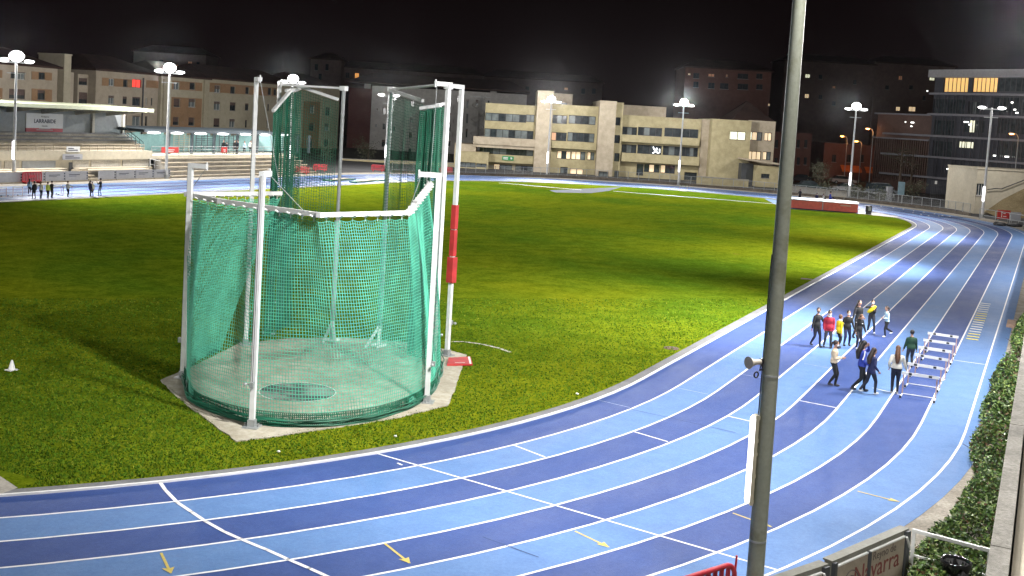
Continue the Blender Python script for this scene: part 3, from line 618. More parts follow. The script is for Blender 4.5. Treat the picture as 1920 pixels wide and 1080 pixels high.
block(1163.5, 221, 1311, 340, .4, 15, [(1166.5, 238, 1194, 254, 3, [gl, gp, gl]), (1195.5, 239, 1241, 255, 4, [gl, gp, gl]), (1245, 241, 1309, 257.5, 4, [gl, gl]), (1165, 271, 1193, 287, 3, [gl, gp]), (1194.5, 272, 1240, 290, 4, [gl, gl, gl]), (1242, 274, 1276, 292, 3, [gl, gp]), (1277.5, 276, 1308, 294, 4, [gl, gl, gp]), (1207, 308, 1236, 323, 3, [gl, m_lit_warm, gl]), (1238, 309.5, 1265, 325, 3, [m_lit_warm, gl, gl]), (1193, 307, 1206, 329, 1, [gl]), (1282, 323, 1306, 338, 1, [gl])], m_beige)
for r in ((1163.5, 256, 1311, 269), (1163.5, 290, 1311, 306)):
    a, c, d, e = pt(*r); mb = MB(); op.slab(mb, a, c-.2, d, e, .403, 1.5); mb.obj('ledge', m_beige, of)
a, c, d, e = pt(1163.5, 198, 1254, 221); mb = MB(); op.slab(mb, a+.05, c, d, e, -9, -3); mb.obj('roof_block', m_beige_p, of)
block(1325, 226, 1397, 341, 3.2, 13, [(1360.5, 246, 1391, 262, 2, [m_lit_pale], 'brightly lit window')], m_beige)
block(1311.3, 225, 1324.8, 341, 1.0, 12, [], m_beige_p)
block(1397.3, 228, 1446, 341, 1.6, 12, [(1397.9, 247, 1425, 263, 3, [m_lit_pale, m_lit_warm, gp], 'brightly lit window'), (1429, 248.5, 1443, 264, 2, [m_lit_warm], 'brightly lit window'), (1397.9, 283, 1423, 299, 3, [m_lit_warm], 'brightly lit window'), (1426, 284, 1441, 299.5, 2, [m_lit_warm, gp])], m_beige_p)
rb = MB(); a, c, d, e = pt(1163.5, 221, 1446, 226); gable_roof(rb, op, pt(1378, 224, 1446, 228)[0], c, pt(1378, 224, 1446, 228)[3]-.2, .3, 12, .5, 3.2); rb.obj('roof', m_roof, of)
# white neon sign in a first floor window, green fire exit board
mb = MB(); sq = [(1224, 275), (1226, 281), (1229, 279), (1227, 285), (1223, 287)]; P = [op.W(*op.uz(*q), .5) for q in sq]; mb.path(P, .09, 5)
P = [op.W(*op.uz(*q), .5) for q in ((1231, 277), (1230, 283), (1232, 287), (1236, 286), (1236, 279))]; mb.path(P, .09, 5); mb.obj('neon_sign', mat('white_neon', (1, 1, 1), emit=(.9, .95, 1), est=2.2), of)
a, c, d, e = pt(942, 292.5, 963, 300); mb = MB(); op.slab(mb, a, c, d, e, 1.21, 1.33); ex = mb.obj('wall_sign', mat('green_sign', (.01, .28, .09), .4, .05), of, 'green sign with white lines of lettering')
mb = MB()
for f0, f1, g0 in ((.08, .5, .62), (.08, .5, .28)): op.slab(mb, a+(c-a)*f0, a+(c-a)*f1, d+(e-d)*g0-.05, d+(e-d)*g0+.09, 1.331, 1.345)
mb.ell(op.W(a+(c-a)*.8, (d+e)/2, 1.335), .2, .2, .2, 0, 8, 6); mb.obj('lettering', m_white, ex)
# low gatehouse with a curved wall and canopy in front of its right end
gp_ = facing(168); gh = thing('gatehouse', 'small gatehouse with a flat canopy roof in front of the lit office wing', 'gatehouse', gp_.W(gp_.uz(1440, 330)[0], 0, -2))
mb = MB(); r_ = gp_.rect
a, c, d, e = r_(1419, 312, 1479, 345); hs = [r_(1427, 326, 1443, 334)]; wall(mb, gp_, a, c, 0, e, hs, 0, 5); mb.obj('wall', m_beige, gh); window(gp_, gh, hs[0], 0, .2, 3, m_frame_dark, gl, .06)
mb = MB(); a, c, d, e = r_(1396, 308, 1419, 345); gp_.slab(mb, a, c-.05, 0, e, -5, -2.5); mb.obj('dark_doorway', m_dark_metal, gh)
mb = MB(); a, c, d, e = r_(1395, 303, 1486, 312); W = gp_.W
z = r_(1419, 309, 1479, 312)[3]; mb.add([W(a, z+.75, .3), W(c, z+.1, .9), W(c, z+.1, -5.5), W(a, z+.75, -5.5), W(a, z+.5, .3), W(c, z-.15, .9), W(c, z-.15, -5.5), W(a, z+.5, -5.5)], [(0, 1, 2, 3), (7, 6, 5, 4), (4, 5, 1, 0), (5, 6, 2, 1), (6, 7, 3, 2), (7, 4, 0, 3)]); mb.obj('canopy_roof', m_beige_p, gh)
# ------------------------------------------------ dark glass building on the right
_fo = CAM+FW*172+RT*((1830-CX)/F_PX*172); dp = Plane((_fo.x, _fo.y), (.846, -.533))
m_dfac = multi_noise('dark_slatted_facade', [((.035, .038, .05), (.05, .052, .066)), ((.8, .8, .8), (1, 1, 1))], [.4, 4], .55, .1, 20)
m_dfac2 = multi_noise('brown_slatted_facade', [((.085, .05, .042), (.11, .068, .055)), ((.8, .8, .8), (1, 1, 1))], [.4, 4], .6, .1, 20)
m_fin = mat('dark_facade_fin', (.06, .062, .075), .6, .1)
m_slab_edge = mat('grey_floor_edge', (.16, .16, .18), .6, .1)
db = thing('office_building', 'dark glass office building with a glowing yellow top floor, far right', 'office building', dp.W(dp.uz(1830, 300)[0], 0, -8))
r_ = dp.rect
u_l, u_r = dp.uz(1745, 250)[0], dp.uz(2010, 250)[0]
def zat(x, y): return dp.uz(x, y)[1]
zs = [zat(1830, y) for y in (340, 300, 259, 217, 177)]; zt, zr = zat(1830, 134), zat(1830, 130.5)
wins = [(1769, 145, 1815, 173, 6, [m_lit_amber]), (1823, 145, 1870, 173, 6, [m_lit_amber]), (1806, 225, 1846, 249, 4, [gl, m_lit_pale, gl]), (1796, 265, 1825, 278, 2, [m_lit_pale]), (1815, 190, 1836, 214, 3, [gl, gp, gl]), (1750, 225, 1790, 254, 3, [gl]), (1750, 185, 1810, 213, 4, [gl]), (1748, 264, 1785, 298, 3, [gl]), (1860, 182, 1925, 212, 5, [gl]), (1870, 222, 1925, 252, 5, [gl]), (1870, 265, 1925, 296, 5, [gl]), (1872, 140, 1925, 172, 5, [gl])]
hs = [r_(*w[:4]) for w in wins]; mb = MB(); wall(mb, dp, u_l, u_r, -.2, zt, hs, 0, 14, .3); mb.obj('wall', m_dfac, db)
for w_, h in zip(wins, hs): window(dp, db, h, 0, .28, w_[4], m_frame_dark, fw=.08, sill=False, panes=w_[5], label='glowing yellow window wall' if w_[5][0] is m_lit_amber else None)
mb = MB(); dp.slab(mb, u_l-.5, u_r, zt-1.0, zt+.25, -14, 1.2); mb.obj('roof_slab', mat('pale_roof_edge', (.26, .26, .27), .6), db)
for z in zs: mb = MB(); dp.slab(mb, u_l-(9 if z < zs[3] else .3), u_r, z-.16, z+.16, .003, .9); mb.obj('floor_edge', m_slab_edge, db)
u_ll = dp.uz(1638, 280)[0]; mb = MB(); zl = zat(1690, 214); wall(mb, dp, u_ll, u_l-.05, -.2, zl, [], -.4, 12); mb.obj('low_wing_wall', m_dfac2, db)
mb = MB(); k = 26
for i in range(k): c0 = u_ll+(u_l-u_ll)*(i+.5)/k; dp.slab(mb, c0-.09, c0+.09, 1.5+((i*37) % 5)*.1, zl-4.2, -.39, -.05)
mb.obj('facade_slats', m_dfac2, db)
mb = MB()
for z in (zl, zl-4.1): dp.slab(mb, u_ll-.2, u_l-.06, z-.12, z+.12, -.39, .3)
mb.obj('low_wing_edge', m_slab_edge, db)
mb = MB(); k = 44
for i in range(k):
    c0 = u_l+(u_r-u_l)*(i+.5)/k
    for z0, z1 in zip(zs[:-1], zs[1:]):
        if (i*13+int(z0)) % 3: dp.slab(mb, c0-.035, c0+.035, z0+.2, z1-.2, .32, .45)
mb.obj('facade_fins', m_fin, db)
m_lit_w = mat('lit_ceiling_lamp', (1, 1, 1), emit=(1, 1, .95), est=3)
for n_, (x, y, w_) in enumerate([(1715, 230, 7), (1713, 237, 3), (1680, 251, 4), (1702, 229, 2), (1816, 229, 10), (1823, 234, 6), (1869, 292, 5), (1892, 294, 8), (1781, 317, 4), (1813, 318, 5), (1907, 206, 4), (1911, 212, 5), (1902, 192.5, 4), (1743, 171, 2)]):
    a, z = dp.uz(x, y); s_ = 172/F_PX; mb = MB(); dp.slab(mb, a-w_*s_/2, a+w_*s_/2, z-.1, z+.1, .5, .62); mb.obj('ceiling_lamp', m_lit_w, db)
a, c, d, e = r_(1868, 316, 1914, 322); mb = MB(); dp.slab(mb, a, c, d, e, .01, .12); mb.obj('lit_entrance', m_lit_amber, db)
# ------------------------------------------------ dim blocks of the town behind
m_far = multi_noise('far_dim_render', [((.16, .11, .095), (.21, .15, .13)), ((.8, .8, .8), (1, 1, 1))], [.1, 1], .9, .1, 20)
m_farr = multi_noise('far_redlit_render', [((.15, .075, .062), (.20, .10, .08)), ((.8, .8, .8), (1, 1, 1))], [.1, 1], .9, .1, 20)  # reddish glow of the street light is put into this wall colour
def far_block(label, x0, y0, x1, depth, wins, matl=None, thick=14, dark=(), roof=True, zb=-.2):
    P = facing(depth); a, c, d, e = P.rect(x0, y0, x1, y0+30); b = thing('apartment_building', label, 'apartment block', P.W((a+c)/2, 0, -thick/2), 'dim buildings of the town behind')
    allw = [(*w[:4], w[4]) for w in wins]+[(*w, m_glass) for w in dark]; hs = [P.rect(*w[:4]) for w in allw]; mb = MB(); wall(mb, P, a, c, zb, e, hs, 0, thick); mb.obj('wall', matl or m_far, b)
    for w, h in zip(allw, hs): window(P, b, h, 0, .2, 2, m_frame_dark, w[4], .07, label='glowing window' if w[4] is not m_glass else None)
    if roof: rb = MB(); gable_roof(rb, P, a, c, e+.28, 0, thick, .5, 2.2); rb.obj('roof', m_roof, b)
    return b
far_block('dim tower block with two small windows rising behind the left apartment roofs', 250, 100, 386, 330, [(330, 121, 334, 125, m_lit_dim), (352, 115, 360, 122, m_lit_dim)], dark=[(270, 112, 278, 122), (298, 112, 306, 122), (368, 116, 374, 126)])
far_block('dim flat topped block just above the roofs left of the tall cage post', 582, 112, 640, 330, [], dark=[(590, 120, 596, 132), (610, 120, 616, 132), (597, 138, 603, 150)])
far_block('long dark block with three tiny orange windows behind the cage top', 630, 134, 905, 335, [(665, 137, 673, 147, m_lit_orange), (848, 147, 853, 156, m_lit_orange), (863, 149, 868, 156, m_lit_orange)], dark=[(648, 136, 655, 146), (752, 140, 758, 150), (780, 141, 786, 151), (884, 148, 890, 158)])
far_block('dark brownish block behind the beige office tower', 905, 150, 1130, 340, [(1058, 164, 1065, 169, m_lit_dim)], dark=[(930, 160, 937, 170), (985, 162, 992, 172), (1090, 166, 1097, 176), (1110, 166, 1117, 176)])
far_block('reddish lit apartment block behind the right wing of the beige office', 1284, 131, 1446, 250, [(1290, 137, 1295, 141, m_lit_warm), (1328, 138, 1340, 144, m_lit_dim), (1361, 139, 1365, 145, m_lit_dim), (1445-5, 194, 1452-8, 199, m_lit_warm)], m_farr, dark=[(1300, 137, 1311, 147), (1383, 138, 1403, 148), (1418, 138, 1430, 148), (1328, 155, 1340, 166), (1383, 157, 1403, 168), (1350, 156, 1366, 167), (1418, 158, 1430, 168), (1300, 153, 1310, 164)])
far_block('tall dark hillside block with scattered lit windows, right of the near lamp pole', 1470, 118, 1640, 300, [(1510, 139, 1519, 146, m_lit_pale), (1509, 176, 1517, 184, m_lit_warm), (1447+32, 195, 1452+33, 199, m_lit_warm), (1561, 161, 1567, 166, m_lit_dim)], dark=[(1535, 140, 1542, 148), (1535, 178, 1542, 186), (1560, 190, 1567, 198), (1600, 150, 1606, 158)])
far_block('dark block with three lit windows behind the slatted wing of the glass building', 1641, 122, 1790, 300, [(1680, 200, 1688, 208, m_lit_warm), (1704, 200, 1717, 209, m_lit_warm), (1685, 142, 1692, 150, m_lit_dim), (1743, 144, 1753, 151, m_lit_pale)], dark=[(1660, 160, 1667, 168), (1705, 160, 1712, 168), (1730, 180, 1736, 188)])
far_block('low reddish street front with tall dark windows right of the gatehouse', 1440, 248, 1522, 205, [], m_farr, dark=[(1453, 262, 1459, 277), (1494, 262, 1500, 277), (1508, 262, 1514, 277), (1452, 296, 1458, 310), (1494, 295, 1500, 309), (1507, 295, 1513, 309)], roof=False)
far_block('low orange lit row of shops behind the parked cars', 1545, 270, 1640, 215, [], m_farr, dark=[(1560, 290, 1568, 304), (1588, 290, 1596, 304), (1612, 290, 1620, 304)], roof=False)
# ------------------------------------------------ beige ramp house at the far right and its grassy bank
hp = facing(134); r_ = hp.rect
rh = thing('ramp_building', 'windowless beige ramp building behind the last floodlight mast on the right', 'outbuilding', hp.W(hp.uz(1880, 370)[0], 0, -4))
a, c, d, e = r_(1829, 322, 2010, 404); hs = [r_(1831, 344, 1846, 367)]; mb = MB(); wall(mb, hp, a, c, -.2, e, hs, 0, 9); hp.slab(mb, a-.1, c, e+.002, e+.15, -9, .12); mb.obj('wall', m_cream, rh)
window(hp, rh, hs[0], 0, .2, 3, m_frame_white, m_glass, .06)
mb = MB(); P = [hp.W(*hp.uz(*q), .25) for q in ((1850, 355), (1866, 353), (1876, 354), (1925, 335))]; mb.path(P, .06, 6); mb.obj('handrail', m_dark_metal, rh)
m_bank = multi_noise('dry_grass_bank', [((.20, .155, .085), (.30, .24, .14)), ((.55, .55, .5), (1, 1, 1))], [.5, 9], .95, .9, 30)
mb = MB(); W = hp.W; u = [hp.uz(x, 390)[0] for x in (1846, 1878, 1925, 2005)]; hz = [.25, 1.9, 3.7, 5.2]
vs = []
for i in range(4): vs += [W(u[i], hz[i], .05), W(u[i], hz[i]*.45, 1.6), W(u[i], -.05, 3.6)]
mb.add(vs, [(3*i+j, 3*i+j+1, 3*i+j+4, 3*i+j+3) for i in range(3) for j in range(2)]); struct(mb.obj('grassy_bank', m_bank))
# ================================================================== grandstand and terrace along the far straight
def zX(y, X, x=100): return PX(x, y, X).z
def yX(x, y, X): return PX(x, y, X).y
m_st_grey = multi_noise('grey_stand_render', [((.27, .29, .30), (.33, .35, .36)), ((.85, .85, .85), (1, 1, 1))], [.3, 3], .85, .2, 20)
m_seat = multi_noise('grey_seat_plank', [((.20, .20, .215), (.27, .27, .28)), ((.8, .8, .8), (1, 1, 1))], [.6, 6], .8, .2, 20)
m_tan = multi_noise('tan_tier_concrete', [((.44, .38, .28), (.54, .47, .36)), ((.8, .8, .8), (1, 1, 1))], [.5, 5], .85, .2, 20)
m_roofedge = mat('pale_green_roof_sheet', (.40, .43, .30), .5, .1, 2)
m_board = mat('grey_advert_board', (.36, .37, .40), .6, .08, 3)
m_ink = mat('dark_ink', (.03, .035, .06), .7)
gs = thing('grandstand', 'roofed grandstand with tiered seat rows along the far straight at left', 'grandstand', (-48, 40, 0))
Y0 = 14.0; Ye = yX(283, 290, -45.5)
zfb, zft, zpb = zX(300, -45.4), zX(283, -45.4), zX(316.5, -45.5)
mb = MB(); mb.box(-46.4, -45.5, Y0, Ye-.4, 0, zfb-.02); mb.obj('lower_wall', m_cream, gs)
mb = MB(); mb.box(-46.4, -45.3, Y0, Ye, zfb, zft); mb.obj('fascia', m_cream, gs)
ppx = [-40, 5, 38, 106, 133, 168, 227, 280]
for a, b in zip(ppx, ppx[1:]):
    if a == 106: continue
    mb = MB(); mb.box(-45.499, -45.44, yX(a, 308, -45.5)+.16, yX(b, 308, -45.5)-.16, zpb+.12, zfb-.08); mb.obj('wall_panel', m_st_grey if a == 38 else MATS['pale_concrete'], gs)
mb = MB(); mb.box(-45.498, -45.45, yX(129, 308, -45.5), yX(140, 308, -45.5), .02, zfb-.25); mb.obj('doorway', m_dark_metal, gs)
zb1, zb2 = zX(320, -43.4), zX(316, -44.6)
for (xa, xb) in ((-60, 128), (152, 286)):
    for i, (X1, X0, z) in enumerate(((-44.3, -43.0, zb1), (-45.43, -44.3, zb2))):
        mb = MB(); ya, yb = yX(xa, 319, X0), yX(xb, 319, X0); mb.box(X1, X0-.12, ya, yb, 0, z-.1); mb.obj('bench_base', m_conc, gs)
        mb = MB(); mb.box(X1+.002, X0, ya+.002, yb-.002, z-.098, z); mb.obj('bench', m_tan, gs)
# tier rows
rows = [(283, 275.5, -46.6, m_tan), (275, 268, -47.4, m_tan), (268, 261.5, -48.2, m_seat), (261.5, 255, -49.0, m_seat), (255, 248.5, -49.8, m_seat)]
zp = zft-.15
for i, (yb_, yt_, X, mm) in enumerate(rows):
    z = zX(yt_, X); ye = yX(270-i*7, yt_+14, X); mb = MB(); mb.box(X-.82, X+.0, Y0, ye, zp-.3, z-.09); mb.obj('tier_step', m_conc if mm is m_seat else m_tan, gs)
    mb = MB(); mb.box(X-.55, X+.04, Y0, ye-.1, z-.088, z+.02); mb.obj('seat_row', mm, gs); zp = z
zwb, zwt = zX(249, -51), zX(207, -51)
ywe = yX(232, 230, -51); mb = MB(); mb.box(-51.5, -51, Y0, ywe, 0, zwt+.5); mb.obj('back_wall', m_st_grey, gs)
for x in (174, 231): y = yX(x, 228, -51); mb = MB(); mb.box(-50.998, -50.7, y-.3, y, zwb-.3, zwt+.2); mb.obj('wall_column', MATS['pale_concrete'], gs)
zr = zX(203, -45.2); ye = yX(286, 211, -45.2)
mb = MB(); mb.add([(-45, Y0, zr), (-45, ye, zr), (-52.2, ye, zr+.05), (-52.2, Y0, zr+.05), (-45, Y0, zr+.34), (-45, ye, zr+.34), (-52.2, ye, zr+.5), (-52.2, Y0, zr+.5)], [(3, 2, 1, 0), (4, 5, 6, 7), (0, 1, 5, 4), (1, 2, 6, 5), (2, 3, 7, 6), (3, 0, 4, 7)])
ro = mb.obj('roof', m_roofedge, gs)
for x in (40, 105, 168, 225): y = yX(x, 210, -49); mb = MB(); mb.add([(-50.9, y-.12, zr-.7), (-50.9, y+.12, zr-.7), (-45.3, y+.12, zr-.02), (-45.3, y-.12, zr-.02), (-50.9, y-.12, zr-.01), (-50.9, y+.12, zr-.01)], [(0, 1, 2, 3), (0, 3, 4), (1, 5, 2), (0, 4, 5, 1)]); mb.obj('roof_rib', MATS['pale_concrete'], ro)
# sign on the back wall
xs = -50.9; ya, yb = yX(49, 232, xs), yX(118, 232, xs); z0, z1, z2 = zX(248, xs, 84), zX(240.5, xs, 84), zX(213, xs, 84)
mb = MB(); mb.box(xs-.09, xs, ya, yb, z1, z2); sg = mb.obj('sign', mat('grey_white_sign', (.60, .61, .63), .5, .04), gs, 'white sign with dark name above a red band')
mb = MB(); mb.box(xs-.09, xs+.004, ya, yb, z0, z1-.002); mb.obj('red_band', mat('dark_red_sign', (.33, .03, .05), .5, .05), sg)
ym = (ya+yb)/2
text_mesh('LARRABIDE', (z2-z1)*.36, (xs, ym, z1+(z2-z1)*.36), (0, 1, 0), (0, 0, 1), m_ink, sg, off=.008, bold=.012)
text_mesh('Kirolgunea', (z2-z1)*.15, (xs, ym, z1+(z2-z1)*.74), (0, 1, 0), (0, 0, 1), m_ink, sg, off=.008)
text_mesh('Estadio', (z2-z1)*.17, (xs, ym, z1+(z2-z1)*.10), (0, 1, 0), (0, 0, 1), m_ink, sg, off=.008)
mb = MB(); mb.box(xs+.0045, xs+.012, ym-1.0, ym+1.0, z0+.2, z0+.26); mb.box(xs+.0045, xs+.012, ym-.7, ym+.7, z0+.34, z0+.4); mb.obj('lettering', m_board, sg)
# two small signs over the doorway, tier railing
for (xa, xb, yt, yb_, X, mm, lab) in ((125, 150, 274.5, 285, -45.25, m_white, 'small white sign'), (118, 155, 289, 299.5, -45.2, m_board, 'grey blue sign')):
    mb = MB(); mb.box(X-.05, X, yX(xa, yt, X), yX(xb, yt, X), zX(yb_, X, 135), zX(yt, X, 135)); o = mb.obj('sign', mm, gs, lab)
    mb = MB(); a, b = yX(xa, yt, X), yX(xb, yt, X); zz = zX(yb_, X, 135); hh = zX(yt, X, 135)-zz
    for f in (.3, .62): mb.box(X+.002, X+.008, a+(b-a)*.12, a+(b-a)*(.55 if f > .5 else .85), zz+hh*f-.03, zz+hh*f+.05)
    mb.obj('lettering', m_ink, o)
def railing(parent, pts, h, post_d=1.2, mids=(.5,), r=.025, mats=None, name='railing', bars=0):
    mb = MB(); up = V3((0, 0, 1))
    for a, b in zip(pts, pts[1:]):
        a, b = V3(a), V3(b); L = (b-a).length; n = max(1, round(L/post_d))
        mb.path([a+up*h, b+up*h], r*1.2, 6)
        for m_ in mids: mb.path([a+up*h*m_, b+up*h*m_], r*.8, 5)
        for i in range(n+1): q = a.lerp(b, i/n); mb.path([q, q+up*h], r, 6)
        if bars:
            for i in range(int(L/bars)): q = a.lerp(b, (i+.5)*bars/L); mb.path([q+up*.08, q+up*h], .012, 4)
    return mb.obj(name, mats or m_grey_metal, parent)
railing(gs, [(-45.45, Y0, zft), (-45.45, yX(100, 280, -45.45), zft)], .62, 1.0, (.5,), .03, m_tan)
railing(gs, [(-45.45, yX(152, 280, -45.45), zft), (-45.45, yX(270, 284, -45.45), zft)], .62, 1.0, (.5,), .03, m_tan)
# steel stair rail at its right end
a = V3((-49.8, yX(233, 248, -49.8), zX(254, -49.8, 233))); b = V3((-45.6, yX(268, 284, -45.6), zft)); railing(gs, [a, b], .9, .9, (.3, .6), .035, mat('teal_rail', (.07, .14, .15), .5))
# --- covered training terrace right of it
tr = thing('training_terrace', 'covered training terrace with teal back screens and a row of ceiling lamps', 'terrace', (-49, 60, 0))
zt_ = zX(291, -45.4, 400); Ya, Yb = Ye+.02, 78.0
mb = MB(); mb.box(-54, -45.5, yX(299, 300, -45.5), Yb, 0, zt_-.35); mb.obj('base_wall', m_cream, tr)
mb = MB(); mb.box(-54, -45.35, Ya, Yb, zt_-.348, zt_); mb.obj('floor_slab', m_cream, tr)
mb = MB(); mb.box(-46.6, -46.3, Ya, yX(299, 300, -45.5)-.02, 0, zt_-.35); mb.obj('stair_opening', m_dark_metal, tr)
railing(tr, [(-45.0, yX(285, 316, -45.0)-.3, zX(298, -45, 290)-.9), (-45.0, yX(299, 316, -45.0), .6)], .9, .8, (.4,), .035, m_alu, 'handrail')
for a, b in ((302, 330), (334, 378), (383, 392), (422, 445), (447, 464), (466, 488), (490, 512)):
    mb = MB(); mb.box(-45.499, -45.44, yX(a, 300, -45.5), yX(b, 300, -45.5), zX(309, -45.5, 400), zX(296, -45.5, 400)); mb.obj('wall_panel', MATS['pale_concrete'], tr)
railing(tr, [(-45.45, Ya, zt_), (-45.45, Yb, zt_)], .95, 2.0, (.33, .66), .03, m_grey_metal)
m_teal = multi_noise('teal_screen', [((.26, .43, .42), (.34, .53, .52)), ((.8, .8, .8), (1, 1, 1))], [.4, 4], .7, .15, 20)
zc = zX(250, -48, 400); m_can = mat('dark_canopy', (.045, .06, .07), .6)
mb = MB(); mb.add([(-47.2, Ya+.6, zc), (-47.2, Yb, zc), (-53.6, Yb, zc+.1), (-53.6, Ya+.6, zc+.1), (-47.2, Ya+.6, zc+.3), (-47.2, Yb, zc+.3), (-53.6, Yb, zc+.45), (-53.6, Ya+.6, zc+.45)], [(3, 2, 1, 0), (4, 5, 6, 7), (0, 1, 5, 4), (1, 2, 6, 5), (2, 3, 7, 6), (3, 0, 4, 7)]); cn = mb.obj('canopy', m_can, tr)
bx = [248, 286, 330, 372, 416, 454, 492, 530, 552]
for i, (a, b) in enumerate(zip(bx, bx[1:])):
    y0, y1 = yX(a, 262, -50)+.1, yX(b, 262, -50)-.25
    mb = MB(); mb.add([(-52.5, y0, zt_+.01), (-51.6, y1, zt_+.01), (-51.6, y1, zc-.1), (-52.5, y0, zc-.55), (-52.6, y0, zt_+.01), (-51.7, y1, zt_+.01), (-51.7, y1, zc-.1), (-52.6, y0, zc-.55)], [(0, 1, 2, 3), (5, 4, 7, 6), (3, 2, 6, 7), (1, 5, 6, 2), (4, 0, 3, 7)]); mb.obj('back_screen', m_teal, tr)
    mb = MB(); mb.box(-47.75, -47.5, y1+.12, y1+.36, zt_+.002, zc-.002); mb.obj('column', m_can, tr)
    if i in (2, 3, 4):
        mb = MB(); 
        for k in range(4): yy = y0+.4+k*(y1-y0-.8)/3; mb.path([(-50.8, yy, zt_), (-50.8, yy, zc-.3)], .05, 6)
        for k in range(8): mb.path([(-50.8, y0+.4, zt_+.3+k*.26), (-50.8, y1-.4, zt_+.3+k*.26)], .028, 5)
        mb.obj('wall_bars', m_dark_metal if i != 2 else m_tan, tr)
for x in (288, 332, 376, 418, 460, 497, 535):
    y = yX(x, 249, -47.1); mb = MB(); mb.ell((-47.05, y, zc-.02), .22, 1.0, .13, 0, 14, 8); mb.obj('strip_lamp', m_tube, cn)
m_redb = mat('red_banner', (.50, .035, .03), .6, .1)
for xa, xb in ((303, 335), (415, 426)):
    mb = MB(); y0, y1 = yX(xa, 282, -45.36), yX(xb, 282, -45.36); z0, z1 = zX(286.5, -45.36, 320), zX(276, -45.36, 320); mb.box(-45.40, -45.36, y0, y1, z0, z1); o = mb.obj('banner', m_redb, tr, 'red banner on the railing')
    mb = MB(); mb.box(-45.358, -45.354, y0+(y1-y0)*.35, y0+(y1-y0)*.75, z0+.28, z0+.36); mb.box(-45.358, -45.354, y0+(y1-y0)*.4, y0+(y1-y0)*.7, z0+.12, z0+.19); mb.obj('lettering', m_white, o)
# bleacher steps below the terrace
bl_ = thing('bleacher', 'five stepped rows of pale benches below the covered terrace', 'bleacher', (-43, 62, 0))
for i in range(5):
    X1 = -41.35-i*.82; z = .22+i*.40; xa = (322, 318, 314, 309, 303)[i]; ya = yX(xa, 330-i*4, X1)
    mb = MB(); mb.box(X1-.82 if i < 4 else -45.43, X1-.14, ya+.05, 77.5, 0, z-.11); mb.obj('step', m_conc, bl_)
    mb = MB(); mb.box(X1-.55, X1, ya, 77.6, z-.108, z); mb.obj('bench', m_tan, bl_)
# advert boards standing along the stand's foot
bpx = [(-62, -2), (-1, 41.5), (42.5, 84.5), (85.5, 122.5), (123.5, 165), (185, 217), (218, 254), (255, 288), (289, 319)]
blab = ['plain grey advert board at the very left edge, partly out of view', 'grey advert board left of the red plastic barrier', 'grey advert board behind the red plastic barrier and the athletes', 'grey advert board between the barrier and the lone athlete in white', 'grey advert board just left of the little track side steps', 'grey advert board just right of the little track side steps', 'grey advert board second to the right of the track side steps', 'grey advert board next to last before the bleacher', 'last grey advert board beside the foot of the bleacher']
for i, (a, b) in enumerate(bpx):
    p0, p1 = PX(a, 345-a*.0315, -41.05), PX(b, 345-b*.0315, -41.05); ya, yb = p0.y, p1.y
    mb = MB(); t = thing('advert_board', blab[i], 'advert board', (-41.1, (ya+yb)/2, 0), 'advert boards at the foot of the grandstand')
    mb.box(-41.14, -41.06, ya, yb, .12, .95); pn = mb.obj('panel', m_board, t)
    mb = MB(); mb.box(-41.3, -41.0, ya, yb, 0, .119); mb.obj('footing', m_tan, t)
    mb = MB()
    for k in range(3): mb.box(-41.06, -41.045, yb-.16, yb-.04, .22+k*.24, .36+k*.24)
    if i in (3, 4, 6, 7, 8): mb.box(-41.058, -41.05, ya+.35, ya+1.6, .62, .68); mb.box(-41.058, -41.05, ya+.35, ya+1.2, .5, .54)
    mb.obj('print', m_ink, pn)
st = thing('track_steps', 'little flight of pale steps between the advert boards', 'steps', (-41.8, yX(175, 338, -41.5), 0))
y0, y1 = yX(167, 338, -41), yX(184, 338, -41)
for i in range(4): mb = MB(); mb.box(-43+.0, -41-.45*i, y0, y1, .26*i+.14 if i else 0, .26*(i+1)); mb.obj('step', m_tan, st)
mb = MB()
def plastic_barrier(label, p, d, L=2.0, h=1.0, group='red plastic crowd barriers'):
    p = V3(p); d = V3((d[0], d[1], 0)).normalized(); n = V3((-d.y, d.x, 0)); t = thing('crowd_barrier', label, 'barrier', p, group); m_ = m_red
    mb = MB(); k = 6; top = []
    for i in range(k+1): a = PI/2*i/k; top.append(p+d*(-L/2+.22-.22*math.cos(a))+V3((0, 0, h-.22+.22*math.sin(a))))
    for i in range(k+1): a = PI/2*(1-i/k); top.append(p+d*(L/2-.22+.22*math.cos(a))+V3((0, 0, h-.22+.22*math.sin(a))))
    pts = [p+d*(-L/2)+V3((0, 0, .14))]+top+[p+d*(L/2)+V3((0, 0, .14))]
    mb.path(pts, .045, 8); mb.path([p-d*L/2+V3((0, 0, .2)), p+d*L/2+V3((0, 0, .2))], .05, 8); mb.obj('frame', m_, t)
    mb = MB(); ns = 11
    for i in range(ns): q = p+d*(-L/2+L*(i+1)/(ns+1)); mb.obox(q+V3((0, 0, (.2+h)/2)), d*.035, n*.022, (0, 0, (h-.2)/2-.01))
    mb.obj('slats', m_, t); mb = MB(); mb.obox(p+V3((0, 0, .62)), d*.36, n*.03, (0, 0, .10)); mb.obj('name_plate', m_, t)
    for s in (-1, 1): mb = MB(); mb.obox(p+d*s*(L/2-.25)+V3((0, 0, .07)), d*.05, n*.3, (0, 0, .07)); mb.obj('foot', m_, t)
    mb = MB(); mb.path([p+d*L/2+V3((0, 0, h-.35)), p+d*(L/2+.03)+V3((0, 0, h+.12))], .02, 6); mb.obj('hook', m_, t)
    return t
q = G(62, 344); plastic_barrier('red plastic crowd barrier in front of the grandstand advert boards', (q.x-.15, q.y, 0), (0, 1), 2.0)
